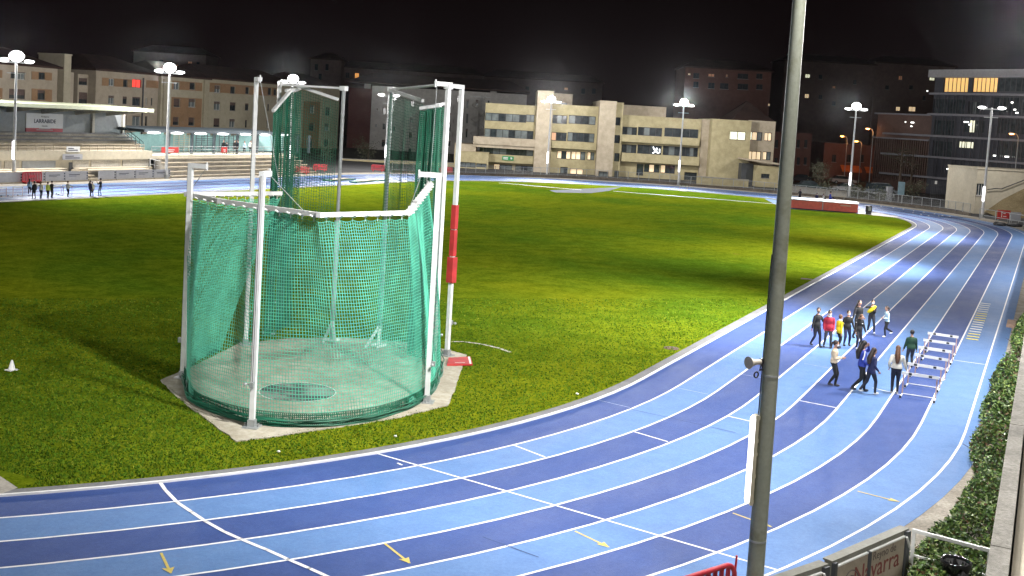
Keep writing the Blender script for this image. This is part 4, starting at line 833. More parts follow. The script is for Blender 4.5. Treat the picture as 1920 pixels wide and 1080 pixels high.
for px, py, lab in ((566, 326, 'red crowd barrier seen through the cage net, left of the bundle'), (600, 321, 'red crowd barrier by the far straight behind the transparent gate net'), (708, 321.5, 'red crowd barrier between the gate posts far away'), (836, 325.5, 'red crowd barrier between the two right hand cage posts')):
    q = G(px, py); plastic_barrier(lab, q, (RT.x, RT.y), 1.7, .85)
# bright near barrier, at the bottom edge of the picture
a, b = G(1300, 1080, 1.0), G(1380, 1055, 1.0); d = (b-a); d.z = 0; d.normalize(); c = V3((b.x, b.y, 0))-d*1.02
plastic_barrier('bright red crowd barrier at the track edge beside the near lamp pole', c, d, 2.0, 1.0)
# ================================================================== lamp masts
def lamp_mast(label, base, h, cluster=True, panel=True, r=(.16, .09), horn=False, near_=False, tgt=None):
    b = V3(base); t = thing('lamp_mast', label, 'lamp mast', b, 'floodlight masts round the track')
    toc = V3((CAM.x-b.x, CAM.y-b.y, 0)).normalized(); side = V3((-toc.y, toc.x, 0))
    if tgt is not None: fd = (V3((tgt[0], tgt[1], 0))-V3((b.x, b.y, 0))).normalized()
    else: fd = toc
    mb = MB(); k = 8; mb.path([b+V3((0, 0, h*i/k)) for i in range(k+1)], [r[0]+(r[1]-r[0])*i/k for i in range(k+1)], 20 if near_ else 10); pole = mb.obj('pole', m_mast if near_ else m_alu, t)
    mb = MB(); mb.path([b, b+V3((0, 0, .05))], r[0]*2, 10); mb.path([b+V3((0, 0, .05)), b+V3((0, 0, .4))], r[0]*1.25, 10); mb.obj('base_plate', m_grey_metal, t)
    mb = MB(); z = h-.15; mb.beam(b+side*-1.25+V3((0, 0, z)), b+side*1.25+V3((0, 0, z)), .14, .10); mb.beam(b+side*-.75+V3((0, 0, z-.95)), b+side*.75+V3((0, 0, z-.95)), .09, .07); mb.obj('crossarm', m_alu, t)
    heads = [(-1.05, .16, 0), (1.05, .16, 0)]+([(0, .56, .1)] if cluster else [])
    for sx, dz, dy in heads:
        c = b+side*sx+fd*(.15+dy)+V3((0, 0, z+dz)); tilt = (fd*.86-V3((0, 0, .5))).normalized(); up = side.cross(tilt)
        flat = dz < .2; q_ = Matrix((side, tilt, up)).transposed(); rx, rz = (.46, .15) if flat else (.66, .60)
        mb = MB(); mb.ell(c-tilt*.06, rx, .16, rz, 0, 16, 10, q_); mb.beam(c-tilt*.1, b+V3((0, 0, z))+side*sx*.9, .05, .05); o = mb.obj('floodlight', m_grey_metal, t)
        mb = MB(); mb.ell(c+tilt*.03, rx*.93, .14, rz*.93, 0, 16, 10, q_); mb.obj('lens', m_lamp, o)
    if panel:
        z0, z1 = (1.85, 3.42) if near_ else (1.9, 3.6); c = b+toc*(.0 if near_ else .2)-side*(-.02 if not near_ else -.0)
        lft = -V3((RT.x, RT.y, 0)).normalized()
        c = b+(lft*.24+toc*.02 if near_ else toc*.22+lft*.05); w_ = .032 if near_ else .13
        ax = V3((RT.x, RT.y, 0)).normalized(); ay = V3((-ax.y, ax.x, 0))
        mb = MB(); n_ = 10; prof = []
        mb.obox(c+V3((0, 0, (z0+z1)/2)), ax*w_, ay*.07, (0, 0, (z1-z0)/2-.06)); mb.ell(c+V3((0, 0, z1-.06)), w_, .07, .06, 0, 10, 6); mb.ell(c+V3((0, 0, z0+.06)), w_, .07, .06, 0, 10, 6)
        o = mb.obj('light_panel', m_tube, t)
        mb = MB(); e = c+ax*(w_+.03)
        mb.obox(e+V3((0, 0, (z0+z1)/2)), ax*.03, ay*.08, (0, 0, (z1-z0)/2))
        for zz in (z0+.05, z0+.5, (z0+z1)/2+.1, z1-.45, z1-.05): mb.obox(e+ax*.035+V3((0, 0, zz)), ax*.05, ay*.03, (0, 0, .03))
        mb.obj('bracket', mat('beige_housing', (.42, .39, .28), .5), o)
    if near_:
        for zz in (1.2, 4.1): mb = MB(); mb.path([b+V3((0, 0, zz)), b+V3((0, 0, zz+.035))], r[0]+(r[1]-r[0])*zz/h+.006, 20); mb.obj('band', m_grey_metal, t)
        mb = MB(); e = b+side*.0+V3((RT.x, RT.y, 0)).normalized()*-(.155)+toc*.02; mb.path([e+V3((0, 0, 3.4)), e+V3((0, 0, 5.2))-V3((RT.x, RT.y, 0))*-.012, e+V3((0, 0, 6.2))+V3((RT.x, RT.y, 0))*.02], .011, 6); mb.obj('cable', m_black, t)
    if horn:
        ax = -V3((RT.x, RT.y, 0)).normalized(); zc_ = horn; c = b+ax*(r[0]+.13)+toc*.05+V3((0, 0, zc_)); dr = (ax*.8+toc*.6).normalized(); mb = MB()
        mb.path([c-dr*.12, c-dr*.02, c+dr*.05, c+dr*.12, c+dr*.15], [.045, .048, .058, .09, .108], 16); o = mb.obj('horn_speaker', mat('cream_horn', (.55, .50, .42), .5), t)
        mb = MB(); mb.path([c-dr*.12, c-dr*.22], [.055, .05], 12); mb.path([c-dr*.16+V3((0, 0, -.04)), c-dr*.12+V3((0, 0, -.14)), b+V3((0, 0, zc_-.12))], .02, 6)
        k_ = c-dr*.05+V3((0, 0, -.17)); mb.path([k_+V3((0, 0, -.05))+dr*.05*math.cos(a*.7)+V3((0, 0, .05))*math.sin(a*.7) for a in range(10)], .014, 5); mb.obj('horn_driver', m_black, o)
    return t
m_mast = multi_noise('grey_green_mast_paint', [((.25, .27, .215), (.31, .325, .265)), ((.86, .86, .85), (1, 1, 1)), ((.8, .78, .7), (1, 1, 1), (.38, .46))], [2.5, 14, 1.1], .5, .05, 30, (1, 1, .25))
masts = [('floodlight mast before the grandstand at the far left edge', (-45.7+2.2, 35.88-1.0), 10.7, True, True), ('second floodlight mast from the left, where grandstand and terrace meet', (-41.05, 51.2), 10.85, True, False), ('floodlight mast seen through the bundled net on the cage gate', (-41.0, 71.3), 10.9, True, True), ('floodlight mast with unlit upper lamps between the cage gate posts', (-40.83, 91.9), 10.3, False, True), ('floodlight mast before the left part of the beige office', (-26.37, 112.9), 10.9, True, True), ('floodlight mast before the right wing of the beige office', (-8.4, 119.3), 11.5, True, True), ('brightest floodlight mast, just behind the high jump mat', (15.64, 118.6), 12.1, True, True), ('last floodlight mast on the right, in front of the beige ramp building', (33.0, 103.0), 12.6, False, True)]
MAST_POS = []
for lab, (x, y), h, cl, pn in masts: lamp_mast(lab, (x, y, 0), h, cl, pn); MAST_POS.append((x, y, h, cl))
nb = G(1411, 1140); q = near(1419, 677, nb.x, nb.y)
lamp_mast('big near lamp pole with horn speaker and lit tube, crossing the whole picture', (nb.x, nb.y, 0), 12.0, True, True, (.15, .105), q.z, True, (20, 10))
# white tube panel of the mast just beyond the right edge
q = G(1921.5, 610, 1.85); RM = (q.x+.28, q.y+.13)
t = thing('lamp_post', 'slim post with a lit white tube panel at the right picture edge', 'lamp post', (RM[0], RM[1], 0)); b = V3((RM[0], RM[1], 0)); mb = MB(); mb.path([b, b+V3((0, 0, 3.7))], .07, 10); mb.obj('pole', m_alu, t)
mb = MB(); c = b-V3((RT.x, RT.y, 0)).normalized()*.2; mb.path([c+V3((0, 0, 1.85)), c+V3((0, 0, 1.92)), c+V3((0, 0, 3.5)), c+V3((0, 0, 3.56))], [.05, .09, .09, .05], 10); mb.obj('light_panel', m_tube, t)
mb = MB(); mb.beam(b+V3((0, 0, 2.2)), c+V3((0, 0, 2.2)), .03, .03); mb.obj('bracket', m_alu, t)
# ================================================================== people
m_skin = mat('skin', (.42, .24, .17), .55, .08, 8)
m_mask = mat('white_face_mask', (.75, .75, .75), .8)
m_hair_b = mat('black_hair', (.012, .010, .010), .5, .3, 30)
m_hair_br = mat('brown_hair', (.10, .045, .02), .5, .3, 30)
m_hair_d = mat('dark_brown_hair', (.03, .018, .013), .5, .3, 30)
m_eye = mat('dark_eye', (.01, .01, .01), .3)
def cloth(name, c): return mat(name+'_cloth', c, .85, .18, 7, .2)
c_black, c_ink, c_grey = cloth('black', (.0085, .009, .010)), cloth('dark_blue', (.010, .012, .024)), cloth('charcoal', (.034, .036, .044))
c_red, c_yel, c_beige, c_white, c_blue, c_green, c_lblue, c_navy = cloth('crimson', (.33, .016, .035)), cloth('yellow', (.78, .60, .01)), cloth('beige', (.56, .45, .31)), cloth('off_white', (.60, .58, .50)), cloth('royal_blue', (.03, .055, .33)), cloth('bottle_green', (.012, .05, .026)), cloth('pale_blue', (.40, .55, .62)), cloth('navy', (.015, .02, .07))
c_hiv, c_jean = cloth('lime', (.50, .60, .12)), cloth('pale_jeans', (.16, .21, .28))
c_shoe_w, c_shoe_d = mat('white_shoe', (.6, .6, .58), .6), mat('dark_shoe', (.03, .03, .035), .6)
def ik(a, b, l1, l2, pole):
    d = b-a; L = d.length
    if L > (l1+l2)*.999: b = a+d*((l1+l2)*.999/L); d = b-a; L = d.length
    x = (l1*l1-l2*l2+L*L)/(2*L); h = math.sqrt(max(0, l1*l1-x*x)); n = d/L; p = pole-n*pole.dot(n)
    if p.length < 1e-5: p = V3((0, 0, 1))-n*n.z
    return a+n*x+p.normalized()*h, b
SR, SA = V3((RT.x, RT.y, 0)).normalized(), V3((FW.x, FW.y, 0)).normalized()
def person(label, px, py, h, face, top, bottom, shoe=None, hair=(m_hair_b, 'short'), fl=(-.10, .10, 0), fr=(.10, -.06, 0), hl=(-.26, .10, .80), hr=(.26, .10, .80), lean=.0, puff=1.0, hem=.86, mask=None, extra=None, vox=.017, group='athletes on the near straight', head_turn=0, loc=None, el=None, er=None, head_down=0.0, seat=None, kp=(0, 1, 0), sole=None):
    """one figure: limbs and trunk fused into a single skin by a voxel remesh, then hair, mask and clothing details as parts.
    face = (right, away) direction on screen; feet and hands are targets in the body's own frame"""
    s = h/1.70; f = (SR*face[0]+SA*face[1]).normalized(); r = V3((f.y, -f.x, 0)); base = V3(loc) if loc is not None else G(px, py, .012)
    Wd = lambda p: base+(r*p[0]+f*p[1]+V3((0, 0, p[2])))*s
    hipz = seat if seat else .92
    ly = lambda z: lean*(z-hipz) if z > hipz else 0
    segs = []; mb = MB()
    def tube(pts, rad, tg, n=10):
        mb.path([V3(p) for p in pts], rad, n)
        for i in range(len(pts)-1): segs.append((V3(pts[i]), V3(pts[i+1]), (rad[i]+rad[i+1])/2, tg))
    # trunk as stacked ellipses
    T = [(hipz-.10, .125, .095), (hipz+.0, .165, .115), (hipz+.08, .155, .108), (hipz+.20, .128*puff, .09*puff), (hipz+.34, .155*puff, .115*puff), (hipz+.44, .160*(1+(puff-1)*.45), .108*(1+(puff-1)*.7)), (hipz+.515, .105, .08), (hipz+.56, .055, .055)]
    if puff > 1.1: T[1] = (hipz, .165*puff, .115*puff); T[2] = (hipz+.08, .165*puff, .115*puff)
    vs = []; n = 16
    for z, a, b in T: vs += [V3((a*math.cos(2*PI*k/n), b*math.sin(2*PI*k/n)+ly(z), z)) for k in range(n)]
    mb.add(vs, [(i*n+k, i*n+(k+1) % n, (i+1)*n+(k+1) % n, (i+1)*n+k) for i in range(len(T)-1) for k in range(n)]+[tuple(range(n))[::-1], tuple(range(len(vs)-n, len(vs)))])
    top_z = hipz+.56; sh = hipz+.475
    tube([(0, ly(top_z-.04), top_z-.05), (0, ly(top_z)+.02, top_z+.09)], [.055, .05], 'skin')
    hc = V3((0, ly(top_z)+.03+head_down*.5, top_z+.155-head_down*.3)); ct, st_ = math.cos(head_turn), math.sin(head_turn); hf = V3((-st_, ct, -head_down)).normalized(); hr_ = V3((ct, st_, 0))
    rot = Matrix((hr_, hf, hr_.cross(hf))).transposed()
    mb.ell(hc, .082, .102, .124, 0, 14, 10, rot); segs.append((hc-V3((0, 0, .03)), hc+V3((0, 0, .03)), .088, 'skin'))
    mb.ell(hc+rot @ V3((0, .055, -.075)), .045, .045, .04, 0, 10, 6, rot); mb.ell(hc+rot @ V3((0, .100, -.012)), .014, .02, .026, 0, 8, 6, rot)
    for sx in (-1, 1): mb.ell(hc+rot @ V3((.078*sx, -.005, -.01)), .014, .024, .032, 0, 8, 6, rot)
    # legs
    for sx, ft in ((-1, fl), (1, fr)):
        hp = V3((.088*sx, 0, hipz-.02)); an = V3((ft[0], ft[1], ft[2]+.085)); kn, an = ik(hp, an, .43, .42, V3(kp))
        tube([hp, hp.lerp(kn, .5), kn], [.098, .086, .063], 'bottom'); tube([kn, kn.lerp(an, .35), an], [.063, .061, .042], 'bottom')
        toe = V3((.03*sx, .99, 0)).normalized(); pitch = -ft[2]*1.6 if ft[2] > .02 else 0; td = V3((toe.x, toe.y, pitch)).normalized()
        fc = an+td*.06+V3((0, 0, -.04)); sd = td.cross(V3((0, 0, 1))).normalized(); rt2 = Matrix((sd, td, sd.cross(td))).transposed()
        mb.ell(fc, .047, .125, .046, 0, 12, 8, rt2); segs.append((fc-td*.07, fc+td*.08, .05, 'shoe'))
    # arms and hands
    hands = []
    for sx, hd, ep in ((-1, hl, el), (1, hr, er)):
        so = V3((.160*sx*(1+(puff-1)*.35), ly(sh), sh-.035)); wr = V3(hd); eb, wr = ik(so, wr, .285, .255, V3(ep) if ep else V3((.35*sx, -.9, -.3)))
        tube([so-V3((.05*sx, 0, -.0)), so, so.lerp(eb, .5), eb], [.055*puff, .060*puff, .055*puff, .047*puff], 'top'); tube([eb, eb.lerp(wr, .4), wr], [.045*puff, .043*puff, .030*puff], 'top')
        hd_ = (wr-eb).normalized(); pc = wr+hd_*.055; q = hd_.cross(V3((sx, 0, 0)));
        if q.length < .1: q = V3((0, 1, 0))
        q.normalize(); pn = q.cross(hd_); rt3 = Matrix((pn, q, hd_)).transposed()
        mb.ell(pc, .018, .040, .055, 0, 10, 8, rt3); segs.append((wr+hd_*.03, wr+hd_*.17, .034, 'skin')); hands.append((wr, hd_, q, pn, sx))
    tmp = bpy.data.objects.new('t', mb.mesh('t', [m_skin])); C.objects.link(tmp); md = tmp.modifiers.new('r', 'REMESH'); md.mode = 'VOXEL'; md.voxel_size = vox; md.use_smooth_shade = True
    sm_ = tmp.modifiers.new('s', 'SMOOTH'); sm_.factor = .5; sm_.iterations = 2
    dg = bpy.context.evaluated_depsgraph_get(); dg.update(); me = bpy.data.meshes.new_from_object(tmp.evaluated_get(dg)); me.name = 'person_body'; bpy.data.objects.remove(tmp)
    mats_ = [m_skin, top, bottom, shoe or c_shoe_w, m_eye]; me.materials.clear()
    for m_ in mats_: me.materials.append(m_)
    mi = []; ti = {'skin': 0, 'top': 1, 'bottom': 2, 'shoe': 3}
    for p in me.polygons:
        c = V3(p.center); best = (9, 0)
        for a, b, rd, tg in segs:
            ab = b-a; t = max(0, min(1, (c-a).dot(ab)/max(1e-9, ab.dot(ab)))); dd = (c-a-ab*t).length-rd
            if dd < best[0]: best = (dd, ti[tg])
        i = best[1]
        tr_ = abs(c.x) < .19*puff and abs(c.y-ly(c.z)) < .15*puff and hipz-.12 < c.z < hipz+.53
        if tr_ and (best[0] > -.01 or i == 2): i = 1 if c.z > hipz-.92+hem else 2
        if i == 1 and c.z < hipz-.92+hem and tr_: i = 2
        mi.append(i)
    nv = len(me.vertices); loc0 = base
    co = [0.0]*(nv*3); me.vertices.foreach_get('co', co)
    P = MB(); P.v = [tuple(Wd(co[3*i:3*i+3])) for i in range(nv)]; P.f = [tuple(p.vertices) for p in me.polygons]; P.m = mi; P.sm = [True]*len(mi)
    # fingers and thumb, eyes
    F_ = MB()
    for wr, hd_, q, pn, sx in hands:
        for k, (o_, ln) in enumerate(((-.027, .062), (-.009, .073), (.009, .068), (.026, .052))):
            a = wr+hd_*.095+q*o_; b = a+hd_*ln*.5+pn*.012*-sx; c = b+hd_*ln*.4+pn*.026*-sx; F_.path([a, b, c], [.0095, .009, .007], 5)
        a = wr+hd_*.035+q*.034; F_.path([a, a+q*.026+hd_*.026, a+q*.034+hd_*.055-pn*.012*sx], [.011, .010, .008], 5)
    for sx in (-1, 1): F_.ell(hc+rot @ V3((.03*sx, .088, .012)), .012, .008, .008, 4, 6, 4, rot)
    P.add([Wd(v) for v in F_.v], F_.f, 0, True); P.m[-len(F_.f):] = F_.m
    t = thing('person', label, 'person', base, group); bo = P.obj('body', mats_, t)
    # hair
    hm, style = hair; H = MB()
    if style != 'none':
        H.ell(hc+rot @ V3((0, -.020, .026)), .094, .106, .116, 0, 14, 9, rot)
        if style == 'hood': H.ell(hc+rot @ V3((0, -.03, .0)), .098, .108, .135, 0, 14, 9, rot); H.ell(hc+rot @ V3((0, -.04, -.12)), .10, .10, .09, 0, 12, 8, rot)
        if style == 'long': H.path([hc+rot @ V3((0, -.06, .04)), hc+rot @ V3((0, -.10, -.10)), V3((0, ly(sh)-.14*puff, sh-.04)), V3((0, ly(sh-.2)-.145*puff, sh-.26))], [.075, .095, .10, .05], 10)
        if style == 'tail': H.path([hc+rot @ V3((0, -.09, .05)), hc+rot @ V3((0, -.15, .03)), hc+rot @ V3((0, -.17, -.08)), hc+rot @ V3((0, -.15, -.2))], [.035, .038, .032, .012], 8)
        if style == 'cap': H.ell(hc+rot @ V3((0, .07, .045)), .07, .07, .012, 0, 12, 6, rot)
        H.v = [Wd(v) for v in H.v]; H.obj('hood' if style == 'hood' else ('cap' if style == 'cap' else 'hair'), hm, t)
    if mask:
        K = MB(); K.ell(hc+rot @ V3((0, .05, -.052)), .068, .065, .052, 0, 12, 8, rot); K.v = [Wd(v) for v in K.v]; K.obj('face_mask', mask, t)
    if extra: extra(t, Wd, hc, sh, hipz, ly, rot, puff)
    return t
def stripes(col, side=1):
    def f(t, Wd, hc, sh, hz, ly, rot, puff):
        K = MB(); K.path([Wd((.19*side*puff, ly(sh)-.03, sh+.05)), Wd((.225*side*puff, ly(sh)-.06, sh-.10)), Wd((.24*side*puff, ly(sh)-.11, sh-.24))], .022*1, 6); K.obj('sleeve_stripe', col, t)
    return f
def sash(t, Wd, hc, sh, hz, ly, rot, puff):
    K = MB(); K.path([Wd((-.14, .10, sh+.04)), Wd((-.02, .15, sh-.06)), Wd((.10, .15, sh-.17)), Wd((.19, .08, sh-.27)), Wd((.21, -.02, sh-.30))], [.05, .075, .085, .07, .045], 8); K.obj('yellow_bundle', c_yel, t)
def collar(t, Wd, hc, sh, hz, ly, rot, puff):
    K = MB(); K.ell(Wd((0, ly(sh)+.01, sh+.075)), .085*.9, .085*.9, .04, 0, 12, 6); K.obj('collar', m_mask, t)
def flecks(t, Wd, hc, sh, hz, ly, rot, puff):
    K = MB()
    for x, z in ((.21, -.10), (.215, -.15), (.22, -.20)): K.ell(Wd((x, .06, sh+z)), .035, .035, .012, 0, 8, 5)
    for x in (-.1,): K.ell(Wd((x, .12, sh-.16)), .03, .02, .014, 0, 8, 5)
    K.obj('white_print', m_white, t)
def h_of(px, py, ty):
    b = G(px, py); lo, hi = .5, 2.6
    for _ in range(30):
        m_ = (lo+hi)/2; p = V3((b.x, b.y, m_))-CAM; yy = CY-F_PX*p.dot(UP)/p.dot(FW)
        if yy > ty: lo = m_
        else: hi = m_
    return lo
person('person all in black walking with an arm round the one in red', 1529, 649, h_of(1529, 650, 580), (.45, -.9), c_black, c_ink, c_shoe_d, (m_hair_b, 'short'), fl=(-.06, .2, 0), fr=(.14, -.18, .03), hl=(-.40, .16, 1.34), hr=(.30, .02, .80), puff=1.12, hem=.80, head_turn=-.75, mask=mat('black_mask', (.02, .02, .02), .8), er=(.6, -.5, 0), el=(-.3, .2, -1))
person('person in a crimson jacket with white mask and white collar', 1551, 652, h_of(1551, 652, 584), (-.15, -1), c_red, c_grey, c_shoe_d, (m_hair_b, 'cap'), fl=(-.13, .04, 0), fr=(.15, -.10, 0), hl=(-.20, .12, .86), hr=(.22, .10, .86), puff=1.24, hem=.76, mask=m_mask, extra=collar)
person('person in a bright yellow jacket seen from the side', 1571, 653, h_of(1571, 653, 592), (.9, .25), c_yel, c_black, c_shoe_d, (m_hair_br, 'short'), fl=(-.10, .07, 0), fr=(.10, -.08, 0), hl=(-.24, .02, .80), hr=(.26, -.02, .76), puff=1.28, hem=.76, extra=collar)
person('person in black with a white face mask, standing right of the yellow jacket', 1586, 648, h_of(1586, 648, 584), (.1, -1), c_black, c_navy, c_shoe_d, (m_hair_b, 'short'), fl=(-.15, .0, 0), fr=(.12, .02, 0), hl=(-.28, .22, .84), hr=(.30, .06, .84), puff=1.15, hem=.78, mask=m_mask)
person('tall long haired person in black behind the others of the group', 1606, 634, h_of(1606, 634, 565), (.35, -.95), c_black, c_black, c_shoe_d, (m_hair_b, 'long'), fl=(-.10, .1, 0), fr=(.12, -.12, 0), hl=(-.10, .24, 1.0), hr=(.36, .08, .86), puff=1.1, hem=.80, head_turn=-.2)
person('person in black with white prints on the sleeve, looking down', 1607, 654, h_of(1607, 654, 588), (.3, -.95), c_black, c_ink, c_shoe_w, (m_hair_br, 'short'), fl=(-.12, -.02, 0), fr=(.13, .10, 0), hl=(-.30, .16, .80), hr=(.28, .20, .84), puff=1.2, hem=.78, head_down=.25, extra=flecks)
person('masked person with a yellow jacket bundled over one arm', 1632, 624, h_of(1632, 624, 564), (-.1, -1), c_black, c_ink, c_shoe_w, (m_hair_b, 'short'), fl=(-.14, .18, 0), fr=(.12, -.16, 0), hl=(-.06, .24, 1.20), hr=(.14, .22, 1.42), puff=1.08, hem=.86, mask=m_mask, extra=sash)
person('dark haired runner in a pale blue top running left', 1661, 632, h_of(1661, 633, 577), (-.95, -.2), c_lblue, c_black, c_shoe_w, (m_hair_d, 'tail'), fl=(-.08, .10, 0), fr=(.09, -.42, .20), hl=(-.16, .32, 1.10), hr=(.26, -.14, 1.04), lean=.12, puff=1.08, hem=.9)
person('person in a beige hooded top with a white mask, hands together at the chest', 1560, 724, h_of(1560, 725, 642), (.9, -.35), c_beige, c_black, c_shoe_d, (m_hair_d, 'tail'), fl=(-.08, .10, 0), fr=(.08, -.12, .04), hl=(-.05, .26, 1.12), hr=(.06, .26, 1.12), puff=1.22, hem=.92, mask=m_mask)
person('long haired person in a royal blue jacket with white sleeve stripes', 1612, 735, h_of(1612, 735, 642), (.95, .1), c_blue, c_black, c_shoe_d, (m_hair_b, 'long'), fl=(-.09, .18, 0), fr=(.10, -.34, .10), hl=(-.04, .20, 1.56), hr=(.22, .14, .98), puff=1.14, hem=.90, extra=stripes(m_white), el=(-.5, .5, -.5))
person('person in dark navy with very long dark hair, right of the royal blue jacket', 1630, 739, h_of(1631, 739, 655), (.9, .3), c_navy, c_ink, c_shoe_w, (m_hair_d, 'long'), fl=(-.08, -.38, .09), fr=(.10, .16, 0), hl=(-.16, .20, .95), hr=(.24, .14, .92), lean=.06, puff=1.1, hem=.80)
person('brown haired person in an off-white sweater seen from behind at the nearest hurdle', 1677, 738, h_of(1677, 739, 652), (.3, 1), c_white, c_ink, c_shoe_w, (m_hair_br, 'long'), fl=(-.10, .0, 0), fr=(.09, .06, 0), hl=(-.24, .10, .92), hr=(.36, .18, .86), puff=1.22, hem=.94)
person('person in a bottle green hoodie seen from behind beside the hurdles', 1705, 690, h_of(1706, 691, 622), (.1, 1), c_green, c_grey, c_shoe_d, (m_hair_b, 'short'), fl=(-.12, .0, 0), fr=(.12, .06, 0), hl=(-.28, .16, .80), hr=(.30, .18, .80), puff=1.22, hem=.90)
FA = 'athletes beside the far straight'
def far(label, px, py, ty, face, top, bottom, **k): return person(label, px, py, h_of(px, py, ty), face, top, bottom, k.pop('shoe', c_shoe_d), k.pop('hair', (m_hair_b, 'short')), vox=.03, group=FA, **k)
far('person in a pale top bending one leg, furthest left of the far athletes', 55, 364.5, 336, (-.3, .9), c_lblue, c_ink, hair=(m_hair_b, 'long'), fr=(.1, -.3, .25))
far('person in a white and black top just right of the leftmost far athlete', 64, 372.5, 340.5, (-.6, .6), c_black, c_black, extra=stripes(m_white))
far('person in white with a ponytail among the far athletes on the left', 76, 372, 341, (.1, 1), c_white, c_ink, hair=(m_hair_br, 'tail'), hl=(-.5, .2, 1.05))
far('person in a lime top beside one in black, far left', 89, 372, 342, (.1, 1), c_hiv, c_black, hair=(m_hair_d, 'short'))
far('person in black with hand on hip, right of the lime top', 96.5, 371, 340, (.2, 1), c_black, c_black, hr=(.22, -.05, 1.0))
far('lone person in a white sweater by the single far hurdle', 126.5, 369, 340, (.4, .9), c_white, c_ink, hair=(m_hair_br, 'short'))
far('person in a long dark blue coat, one of two standing close together', 168.5, 369.3, 339.5, (.5, .8), c_navy, c_black, hair=(m_hair_b, 'long'), puff=1.25, hem=.62)
far('person in white half hidden behind the dark blue coat', 172.5, 369, 341, (-.5, .8), c_white, c_black)
far('person in a dark jacket and pale jeans standing apart, right of the far athletes', 188, 367.5, 335, (-1, .2), c_ink, c_jean, hl=(-.1, .3, 1.3))
FJ = 'people at the high jump'
def jump(label, px, py, h, face, top, bottom, **k): return person(label, px, py, h, face, top, bottom, c_shoe_d, k.pop('hair', (m_hair_b, 'short')), vox=.03, group=FJ, **k)
jump('dark figure standing behind the red high jump mat with hands on hips', 1499, 377, 1.45, (-.2, -1), c_black, c_black, hr=(.24, -.02, 1.0), hl=(-.24, -.02, 1.0), hair=(m_hair_b, 'hood'))
SIT = dict(seat=.28, fl=(-.12, .48, 0), fr=(.12, .50, 0), hl=(-.16, .30, .35), hr=(.16, .30, .35))
jump('person in dark blue sitting on the track, left of the two others in a row', 1531, 376, 1.5, (-.5, -.8), c_navy, c_ink, **SIT)
jump('person in white sitting on the track behind the high jump mat', 1543.5, 376, 1.35, (.5, -.8), c_white, c_black, hair=(m_hair_d, 'long'), **SIT)
jump('person in royal blue sitting at the right end of the row', 1556, 377, 1.9, (.8, -.5), c_blue, c_ink, hair=(m_hair_d, 'short'), **SIT)
FT = 'people on the covered terrace'
zt2 = zX(291, -45.4, 400)
for i, (x, X, hh, top_, lab, face, st_) in enumerate([(419, -47.2, 1.62, c_black, 'figure in black, leftmost of those on the covered terrace', (.3, -1), 'long'), (425, -46.9, 1.40, c_ink, 'shorter figure second from the left on the covered terrace', (-.5, -.8), 'short'), (440, -47.2, 1.62, c_black, 'figure in black left of a close pair on the terrace', (.8, -.6), 'short'), (446, -47.0, 1.62, c_ink, 'figure in dark blue right of a close pair on the terrace', (-.8, -.6), 'short'), (458, -47.0, 1.52, c_lblue, 'figure in a pale blue top standing mid terrace', (.3, -1), 'long'), (469.5, -47.0, 1.60, c_white, 'figure in white seen left of another on the terrace end', (.5, -1), 'short'), (475, -47.2, 1.58, c_grey, 'figure in charcoal, right of the figure in white on the terrace', (-.5, -1), 'short')]):
    y = yX(x, 283, X); person(lab, 0, 0, hh, face, top_, c_black, c_shoe_d, (m_hair_b, st_), vox=.035, group=FT, loc=(X, y, zt2))
# ================================================================== hurdles, ladders, high jump
def hurdle(label, base, w=1.14, z=.76, rz=0.0, group='white hurdles', foot=.62):
    t = thing('hurdle', label, 'hurdle', base, group); b = V3(base)
    mb = MB(); mb.obox(b+V3((0, 0, z-.045)), (w/2, 0, 0), (0, .013, 0), (0, 0, .048)); bar = mb.obj('crossbar', m_white, t)
    mb = MB()
    for s in (-1, 1): mb.obox(b+V3((s*w*.27, -.0150, z-.045)), (.05, 0, 0), (0, .003, 0), (0, 0, .034)); mb.obox(b+V3((s*w*.27, 0, z+.003)), (.04, 0, 0), (0, .012, 0), (0, 0, .003))
    mb.obj('black_mark', m_black, bar)
    for s in (-1, 1):
        mb = MB(); x = s*(w/2-.06); mb.path([b+V3((x, .015, .03)), b+V3((x, .015, z-.05))], .021, 8); mb.obj('upright', m_hpink, t)
        mb = MB(); mb.obox(b+V3((x, -foot/2+.02, .026)), (.02, 0, 0), (0, foot/2, 0), (0, 0, .018)); mb.obox(b+V3((x, -foot+.06, .055)), (.03, 0, 0), (0, .05, 0), (0, 0, .03), 1); mb.obj('foot', [m_alu, m_black], t)
    mb = MB(); mb.path([b+V3((-w/2+.06, .015, .045)), b+V3((w/2-.06, .015, .045))], .014, 6); mb.obj('tie_bar', m_alu, t); mb = MB()
    t.rotation_euler = (0, 0, rz); return t
m_hpink = mat('faded_red_paint', (.50, .33, .30), .5, .3, 9)
hb = [((1739.6, 622.8), (1797.3, 630.8)), ((1731.5, 635.5), (1791.2, 643.6)), ((1722, 649), (1784, 657.7)), ((1714.7, 663), (1778.5, 673.8)), ((1701.3, 679.8), (1769, 689.9)), ((1691.2, 697.3), (1761, 707.3))]
hl_ = ['farthest of the six white hurdles in the row on lane seven', 'second farthest white hurdle of the row on lane seven', 'third white hurdle of the row, level with the green hoodie', 'fourth hurdle of the row, white with one blackened bar end', 'fifth hurdle of the row, just behind the nearest one', 'nearest hurdle of the row, right of the off-white sweater']
HG = 'hurdles in the row on lane seven'; h0_ = None
for i, (a, b) in enumerate(hb):
    p, q = G(*a, .76), G(*b, .76); c = (p+q)/2; ang = math.atan2(q.y-p.y, q.x-p.x)
    if h0_ is None: h0_ = hurdle(hl_[0], (c.x, c.y, .012), rz=ang, group=HG)
    else: copy_thing(h0_, (c.x, c.y, .012), ang, hl_[i])
